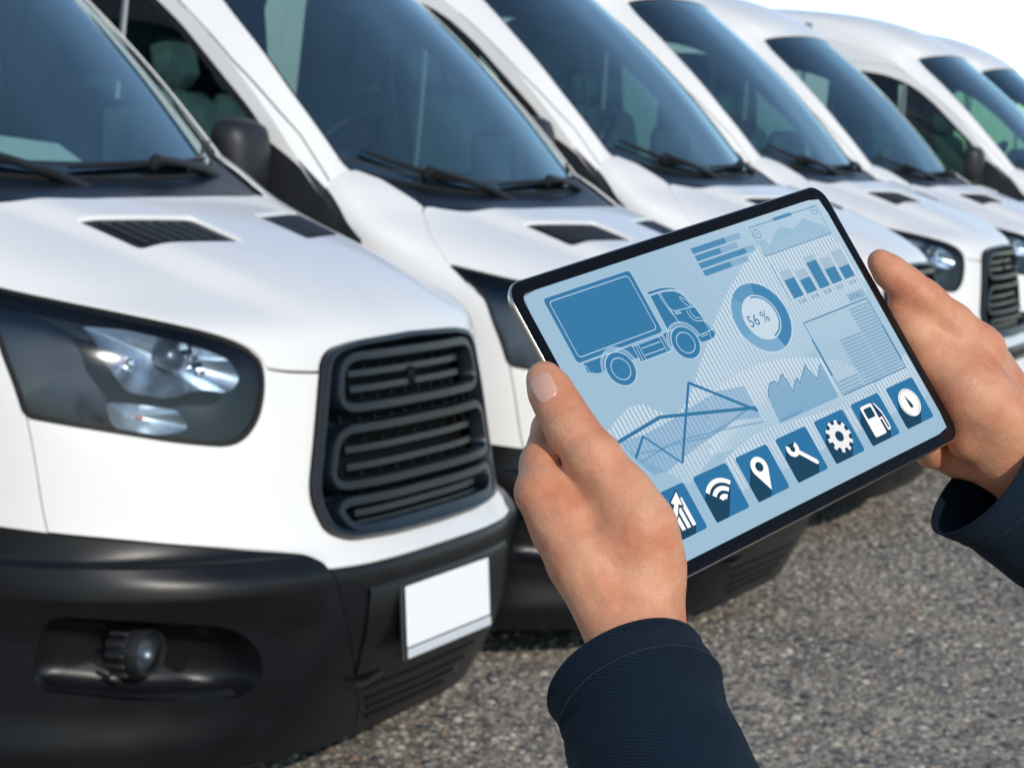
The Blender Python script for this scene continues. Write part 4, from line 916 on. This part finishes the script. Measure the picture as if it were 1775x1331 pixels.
def skin_mat():
    m=mat('skin',(.56,.28,.17),.5,spec=.3); n=m.node_tree.nodes; l=m.node_tree.links; b=n['Principled BSDF']
    b.inputs['Subsurface Weight'].default_value=.18; b.inputs['Subsurface Radius'].default_value=(.008,.0035,.0018); b.inputs['Subsurface Scale'].default_value=.6
    tc=n.new('ShaderNodeTexCoord')
    def nz(s,d): x=n.new('ShaderNodeTexNoise'); x.inputs['Scale'].default_value=s; x.inputs['Detail'].default_value=d; l.new(tc.outputs['Object'],x.inputs['Vector']); return x
    a=nz(38,4); r=n.new('ShaderNodeValToRGB'); r.color_ramp.elements[0].position=.32; r.color_ramp.elements[1].position=.68; r.color_ramp.elements[0].color=(.52,.195,.105,1); r.color_ramp.elements[1].color=(.63,.325,.195,1); l.new(a.outputs[0],r.inputs[0])
    f=nz(420,3); mx=n.new('ShaderNodeMixRGB'); mx.blend_type='MULTIPLY'; mx.inputs[0].default_value=.22; l.new(r.outputs[0],mx.inputs[1]); l.new(f.outputs[0],mx.inputs[2])
    g=n.new('ShaderNodeMixRGB'); g.blend_type='ADD'; g.inputs[0].default_value=.09; l.new(mx.outputs[0],g.inputs[1]); l.new(r.outputs[0],g.inputs[2]); l.new(g.outputs[0],b.inputs['Base Color'])
    v=n.new('ShaderNodeTexVoronoi'); v.feature='DISTANCE_TO_EDGE'; v.inputs['Scale'].default_value=620; l.new(tc.outputs['Object'],v.inputs['Vector'])
    b1=n.new('ShaderNodeBump'); b1.inputs['Strength'].default_value=.45; b1.inputs['Distance'].default_value=.0006; l.new(v.outputs['Distance'],b1.inputs['Height'])
    w=nz(150,5); b2=n.new('ShaderNodeBump'); b2.inputs['Strength'].default_value=.55; b2.inputs['Distance'].default_value=.0012; l.new(w.outputs[0],b2.inputs['Height']); l.new(b1.outputs[0],b2.inputs['Normal']); l.new(b2.outputs[0],b.inputs['Normal'])
    return m
M['skin']=skin_mat()
M['nail']=mat('thumbnail',(.60,.33,.25),.3,spec=.5,coat=.2,var=.05,scale=200)
def left_d(P):
    body=chain(P,[((-206,-125,6),23),((-196,-100,2),20)],8)
    for pts in ([((-207,-97,-1),15.5),((-194.6,-17,-12),13.2)],[((-190,-100,-8),15),((-188,-38,-20),13)],[((-182,-100,-12),15),((-184,-58,-24),13)],[((-178,-100,-10),14),((-180,-76,-24),12)],
                [((-178,-101,1),14.5),((-172,-76,9),18)],[((-180,-76,8),19),((-175.5,-56,17),17.5)],[((-175.5,-58,17),17.5),((-174.5,-37,16),16)],[((-196,-60,-6),14),((-180,-60,6),17)],[((-189,-36,-5),12),((-187,-16,-10),7)]):
        body=smin(body,chain(P,pts),11)
    th=chain(P,[((-174.2,-38,16),15.5),((-176,-15,14),13.6),((-175.2,4,9.5),12.6),((-172,16,6.5),11.6),((-169.5,27,4.5),10.8),((-168,34.5,3.5),9.2)],5)
    # skin folds over the thumb's end joint
    a=np.array((-174.2,-38,16.));b=np.array((-168,34.5,3.5)); t=(P-a)@(b-a)/np.linalg.norm(b-a)
    for s0,amp in ((39.5,.35),(42.5,.55),(45.2,.4),(33,.2)): th=th+amp*np.exp(-((t-s0)/.75)**2)
    d=smin(body,th,6)
    fi=[chain(P,[((-194.6,-16,-12),12.6),((-181,-3,-14),10.6),((-158,12,-17),9.8),((-130,20,-16.5),8.6),((-106,24,-15),7.4)],4),
        chain(P,[((-188,-38,-20),11.5),((-152,-20,-20),9.8),((-125,-12,-17),8.8),((-98,-8,-15.5),7.6)],4),
        chain(P,[((-184,-58,-24),11.5),((-150,-46,-20),9.4),((-125,-40,-17),8.4),((-101,-36,-15.3),7.4)],4),
        chain(P,[((-180,-76,-24),10.5),((-153,-72,-20),8.4),((-134,-68,-16),7.6),((-116,-66,-14.5),6.8)],4)]
    d=smin(d,fi[0],2.2)
    # tendon of the thumb and a vein on the back of the hand
    for a,b,r in (((-186,-92,20),(-188,-52,18),3.2),((-188,-52,18),(-185,-24,21),2.6),((-212,-84,8),(-203,-50,4),2.6),((-203,-50,4),(-200,-26,-1),2.4)): d=smin(d,seg(P,a,b,r,r*.9),5)
    for f in fi[1:]: d=smin(d,f,4)
    return d
def right_d(P):
    body=chain(P,[((232,-168,-18),24),((203,-116,-4),21)],8)
    for pts in ([((206,-114,0),20),((238,-52,-10),15.5)],[((208,-118,-2),18),((228,-72,-26),14)],[((200,-118,-4),18),((212,-86,-34),13.5)],[((196,-116,-2),16),((196,-98,-36),12.5)],
                [((203,-112,10),18),((190,-86,8),19)],[((190,-88,8),19),((184,-68,2),20)],[((186,-70,2),20),((206,-46,8),17)],[((218,-76,0),20),((224,-58,-4),18)],[((192,-104,-6),15),((180,-92,-12),13)],[((173,0,-4),7),((176,-14,-5),10)],[((177,-14,-5),10),((181,-38,-6),14)],[((181,-38,-6),14),((186,-66,0),18)]):
        body=smin(body,chain(P,pts),11)
    th=chain(P,[((208,-48,9),16),((197,-25,8),13.2),((184.5,-4,7),12.2),((176.5,10,5.5),11),((170,21,4.5),9.6),((167,29,3.8),8)],5)
    a=np.array((208,-48,9.));b=np.array((167,29,3.8)); t=(P-a)@(b-a)/np.linalg.norm(b-a)
    for s0,amp in ((48,.35),(51,.5),(54,.35)): th=th+amp*np.exp(-((t-s0)/.8)**2)
    d=smin(body,th,6)
    # folds of the palm beside the tablet edge
    for (a,b,w,amp) in (((176,-18,16),(186,-62,22),1.1,1.6),((172,-26,10),(176,-66,22),1.0,1.2),((188,-20,20),(200,-70,26),1.2,.9)):
        q=seg(P,a,b,0,0); d=d+amp*np.exp(-(q/(w*2.2))**2)
    fi=[chain(P,[((240,-58,-12),13),((214,-36,-32),10.5),((182,-22,-27),9.4),((150,-14,-18),8.6),((130,-10,-15.2),7.4)],4),
        chain(P,[((228,-72,-26),12),((200,-52,-38),10),((168,-40,-28),9.2),((140,-34,-18),8.6),((116,-30,-15.2),7.4)],4),
        chain(P,[((212,-86,-34),12),((186,-70,-40),9.8),((158,-60,-28),8.8),((134,-54,-18),8.2),((112,-50,-15.2),7.2)],4),
        chain(P,[((196,-98,-36),11),((176,-88,-38),8.8),((154,-80,-26),7.8),((136,-76,-16),7.0),((124,-74,-14.6),6.6)],4)]
    for f in fi: d=smin(d,f,4)
    return d
PERSON=empty('person',label='person in navy jacket sleeves gripping the tablet with both hands',cat='person'); PERSON.matrix_world=TAB
lh=skin('hand',left_d,(-240,-150,-44),(-88,52,44),1.3,M['skin'],PERSON); rh=skin('hand',right_d,(98,-190,-58),(268,48,44),1.3,M['skin'],PERSON)
def nail(fn,c,along,out,L,W,parent):
    """curved plate lying on the skin"""
    c=np.array(c,float); al=np.array(along,float); al/=np.linalg.norm(al); ou=np.array(out,float); ou-=al*(ou@al); ou/=np.linalg.norm(ou); sd=np.cross(al,ou); n=13; V=[];Fc=[];E_=[]
    for i in range(n):
        for j in range(n):
            s=-1+2*i/(n-1); t=-1+2*j/(n-1); e=max(0,(abs(s)-.35)/.65); wd=math.sqrt(max(0,1-.8*e*e))
            V.append(c+al*s*L/2+sd*t*wd*W/2+ou*14); E_.append(.38-.8*(abs(t)>.99 or abs(s)>.99)-.1*(abs(t)>.8))
    V=np.array(V)
    for _ in range(40): V=V-ou*(np.clip(fn(V),-.5,1)*.8)[:,None]
    V=(V+ou*np.array(E_)[:,None])/1000
    for i in range(n-1):
        for j in range(n-1): Fc.append((i*n+j,(i+1)*n+j,(i+1)*n+j+1,i*n+j+1))
    return mesh('thumbnail',V,Fc,M['nail'],parent)
nail(left_d,(-170,27.5,4.6),(1.5,10.5,-1.5),(-.86,.25,.45),17,14,lh)
nail(right_d,(169.5,22,4.5),(-4,9.5,-.8),(.75,.45,.45),13,11,rh)
# ------------------------------------------------------------ jacket sleeves
def cloth_mat():
    m=mat('navy_twill',(.006,.014,.03),.85,spec=.2); n=m.node_tree.nodes; l=m.node_tree.links; b=n['Principled BSDF']; b.inputs['Sheen Weight'].default_value=.06; b.inputs['Sheen Tint'].default_value=(.1,.25,.4,1); b.inputs['Sheen Roughness'].default_value=.5
    uv=n.new('ShaderNodeUVMap'); uv.uv_map='UVMap'
    def wave(ax,s):
        mp=n.new('ShaderNodeMapping'); mp.inputs['Rotation'].default_value=(0,0,math.radians(ax)); l.new(uv.outputs[0],mp.inputs[0]); w=n.new('ShaderNodeTexWave'); w.inputs['Scale'].default_value=s; w.inputs['Distortion'].default_value=1.2; w.inputs['Detail'].default_value=2; w.inputs['Detail Scale'].default_value=3; l.new(mp.outputs[0],w.inputs['Vector']); return w
    w1=wave(62,170); w2=wave(-25,230); mx=n.new('ShaderNodeMixRGB'); mx.inputs[0].default_value=.35; l.new(w1.outputs[0],mx.inputs[1]); l.new(w2.outputs[0],mx.inputs[2])
    r=n.new('ShaderNodeValToRGB'); r.color_ramp.elements[0].color=(.0006,.002,.006,1); r.color_ramp.elements[1].color=(.005,.021,.045,1); l.new(mx.outputs[0],r.inputs[0])
    tc=n.new('ShaderNodeTexCoord'); nz=n.new('ShaderNodeTexNoise'); nz.inputs['Scale'].default_value=16; nz.inputs['Detail'].default_value=5; l.new(tc.outputs['Object'],nz.inputs['Vector']); r2=n.new('ShaderNodeValToRGB'); r2.color_ramp.elements[0].position=.35; r2.color_ramp.elements[1].position=.7; r2.color_ramp.elements[0].color=(.6,.6,.6,1); l.new(nz.outputs[0],r2.inputs[0])
    m2=n.new('ShaderNodeMixRGB'); m2.blend_type='MULTIPLY'; m2.inputs[0].default_value=1; l.new(r.outputs[0],m2.inputs[1]); l.new(r2.outputs[0],m2.inputs[2]); l.new(m2.outputs[0],b.inputs['Base Color'])
    bp=n.new('ShaderNodeBump'); bp.inputs['Strength'].default_value=.9; bp.inputs['Distance'].default_value=.0010; l.new(mx.outputs[0],bp.inputs['Height']); l.new(bp.outputs[0],b.inputs['Normal']); return m
M['cloth']=cloth_mat(); M['thread']=mat('navy_thread',(.012,.022,.038),.8)
def sleeve(cs,seed,tilt):
    """cs: (centre mm, rx, ry) from the cuff back to the elbow; tilt shears the cuff opening"""
    rs=random.Random(seed); C=[Vector(c) for c,_,_ in cs]; T=np.linspace(0,len(cs)-1,60); n=72; V=[];UV=[];Fc=[]
    ph=[(rs.uniform(0,6.28),rs.uniform(1,3.2),rs.uniform(.35,1.0),rs.uniform(-2,2)) for _ in range(7)]
    def at(t):
        i=min(int(t),len(cs)-2); f=t-i; f2=f
        return C[i].lerp(C[i+1],f2), cs[i][1]*(1-f)+cs[i+1][1]*f, cs[i][2]*(1-f)+cs[i+1][2]*f
    rows=[]; ln=0; pc=None
    up0=Vector((0,0,1))
    for k,t in enumerate(T):
        c,rx,ry=at(t); d=(at(min(t+.1,len(cs)-1))[0]-at(max(t-.1,0))[0]).normalized(); sx=d.cross(up0).normalized(); sy=sx.cross(d)
        if pc is not None: ln+=(c-pc).length
        pc=c; row=[]
        for j in range(n):
            a=2*math.pi*j/n; w=0
            for p,fr,am,tw in ph: w+=am*math.sin(ln*.055*fr+p+math.cos(a+p)*1.6+tw*a*.0)
            w*=min(1,ln/30+.25)
            cuff=1.2*math.exp(-((ln-1.5)/2.0)**2)-.9*math.exp(-((ln-26)/1.6)**2)
            r=1+(w+cuff)/45
            p=c+sx*(rx*r*math.cos(a))+sy*(ry*r*math.sin(a))
            p=p+d*(tilt[0]*math.cos(a)+tilt[1]*math.sin(a))*math.exp(-ln/50)
            row.append(p); 
        rows.append((row,ln,c))
    # inner lining: fold the cuff edge inwards
    inner=[]
    for dep,sh in ((26,.90),(14,.92),(3,.945),(0,.965)):
        row,_,c=rows[0]; d=(C[1]-C[0]).normalized(); inner.append(([c+(p-c)*sh+d*dep for p in row],-dep-2))
    allr=[(r,l) for r,l in inner]+[(r,l) for r,l,_ in rows]
    for r,l in allr:
        for j,p in enumerate(r): V.append(p/1000)
    for i in range(len(allr)-1):
        for j in range(n): j2=(j+1)%n; Fc.append((i*n+j,i*n+j2,(i+1)*n+j2,(i+1)*n+j))
    o=mesh('jacket_sleeve',V,Fc,M['cloth'],PERSON)
    k=min(range(len(rows)),key=lambda i:abs(rows[i][1]-20)); st=MB(); row,_,c=rows[k]; m=len(row)
    for j in range(m):
        for f in (0.05,.55):
            a=row[j].lerp(row[(j+1)%m],f); b=row[j].lerp(row[(j+1)%m],f+.33); st.tube([(c+(a-c)*1.008)/1000,(c+(b-c)*1.008)/1000],.00042,5)
    st.build('hem_stitching',M['thread'],o)
    uvl=o.data.uv_layers.new(name='UVMap')
    for po in o.data.polygons:
        for li in po.loop_indices:
            vi=o.data.loops[li].vertex_index; i,j=divmod(vi,n); jj=j if not (j==0 and any(o.data.loops[q].vertex_index%n==n-1 for q in po.loop_indices)) else n
            uvl.data[li].uv=(jj/n*.26,allr[i][1]/1000)
    return o

sleeve([((-205,-117,-10),44,38),((-220,-141,-1),45,40),((-239,-168,10.7),47,43),((-273,-214.5,32),50,47),((-323,-281,62),54,52)],3,(7,-5))
sleeve([((180,-118,-19),42,38),((229,-166,-18),44,40),((284,-226,-12),46,43),((367,-327,4),49,46),((451,-428,21),53,50)],8,(-16,0))
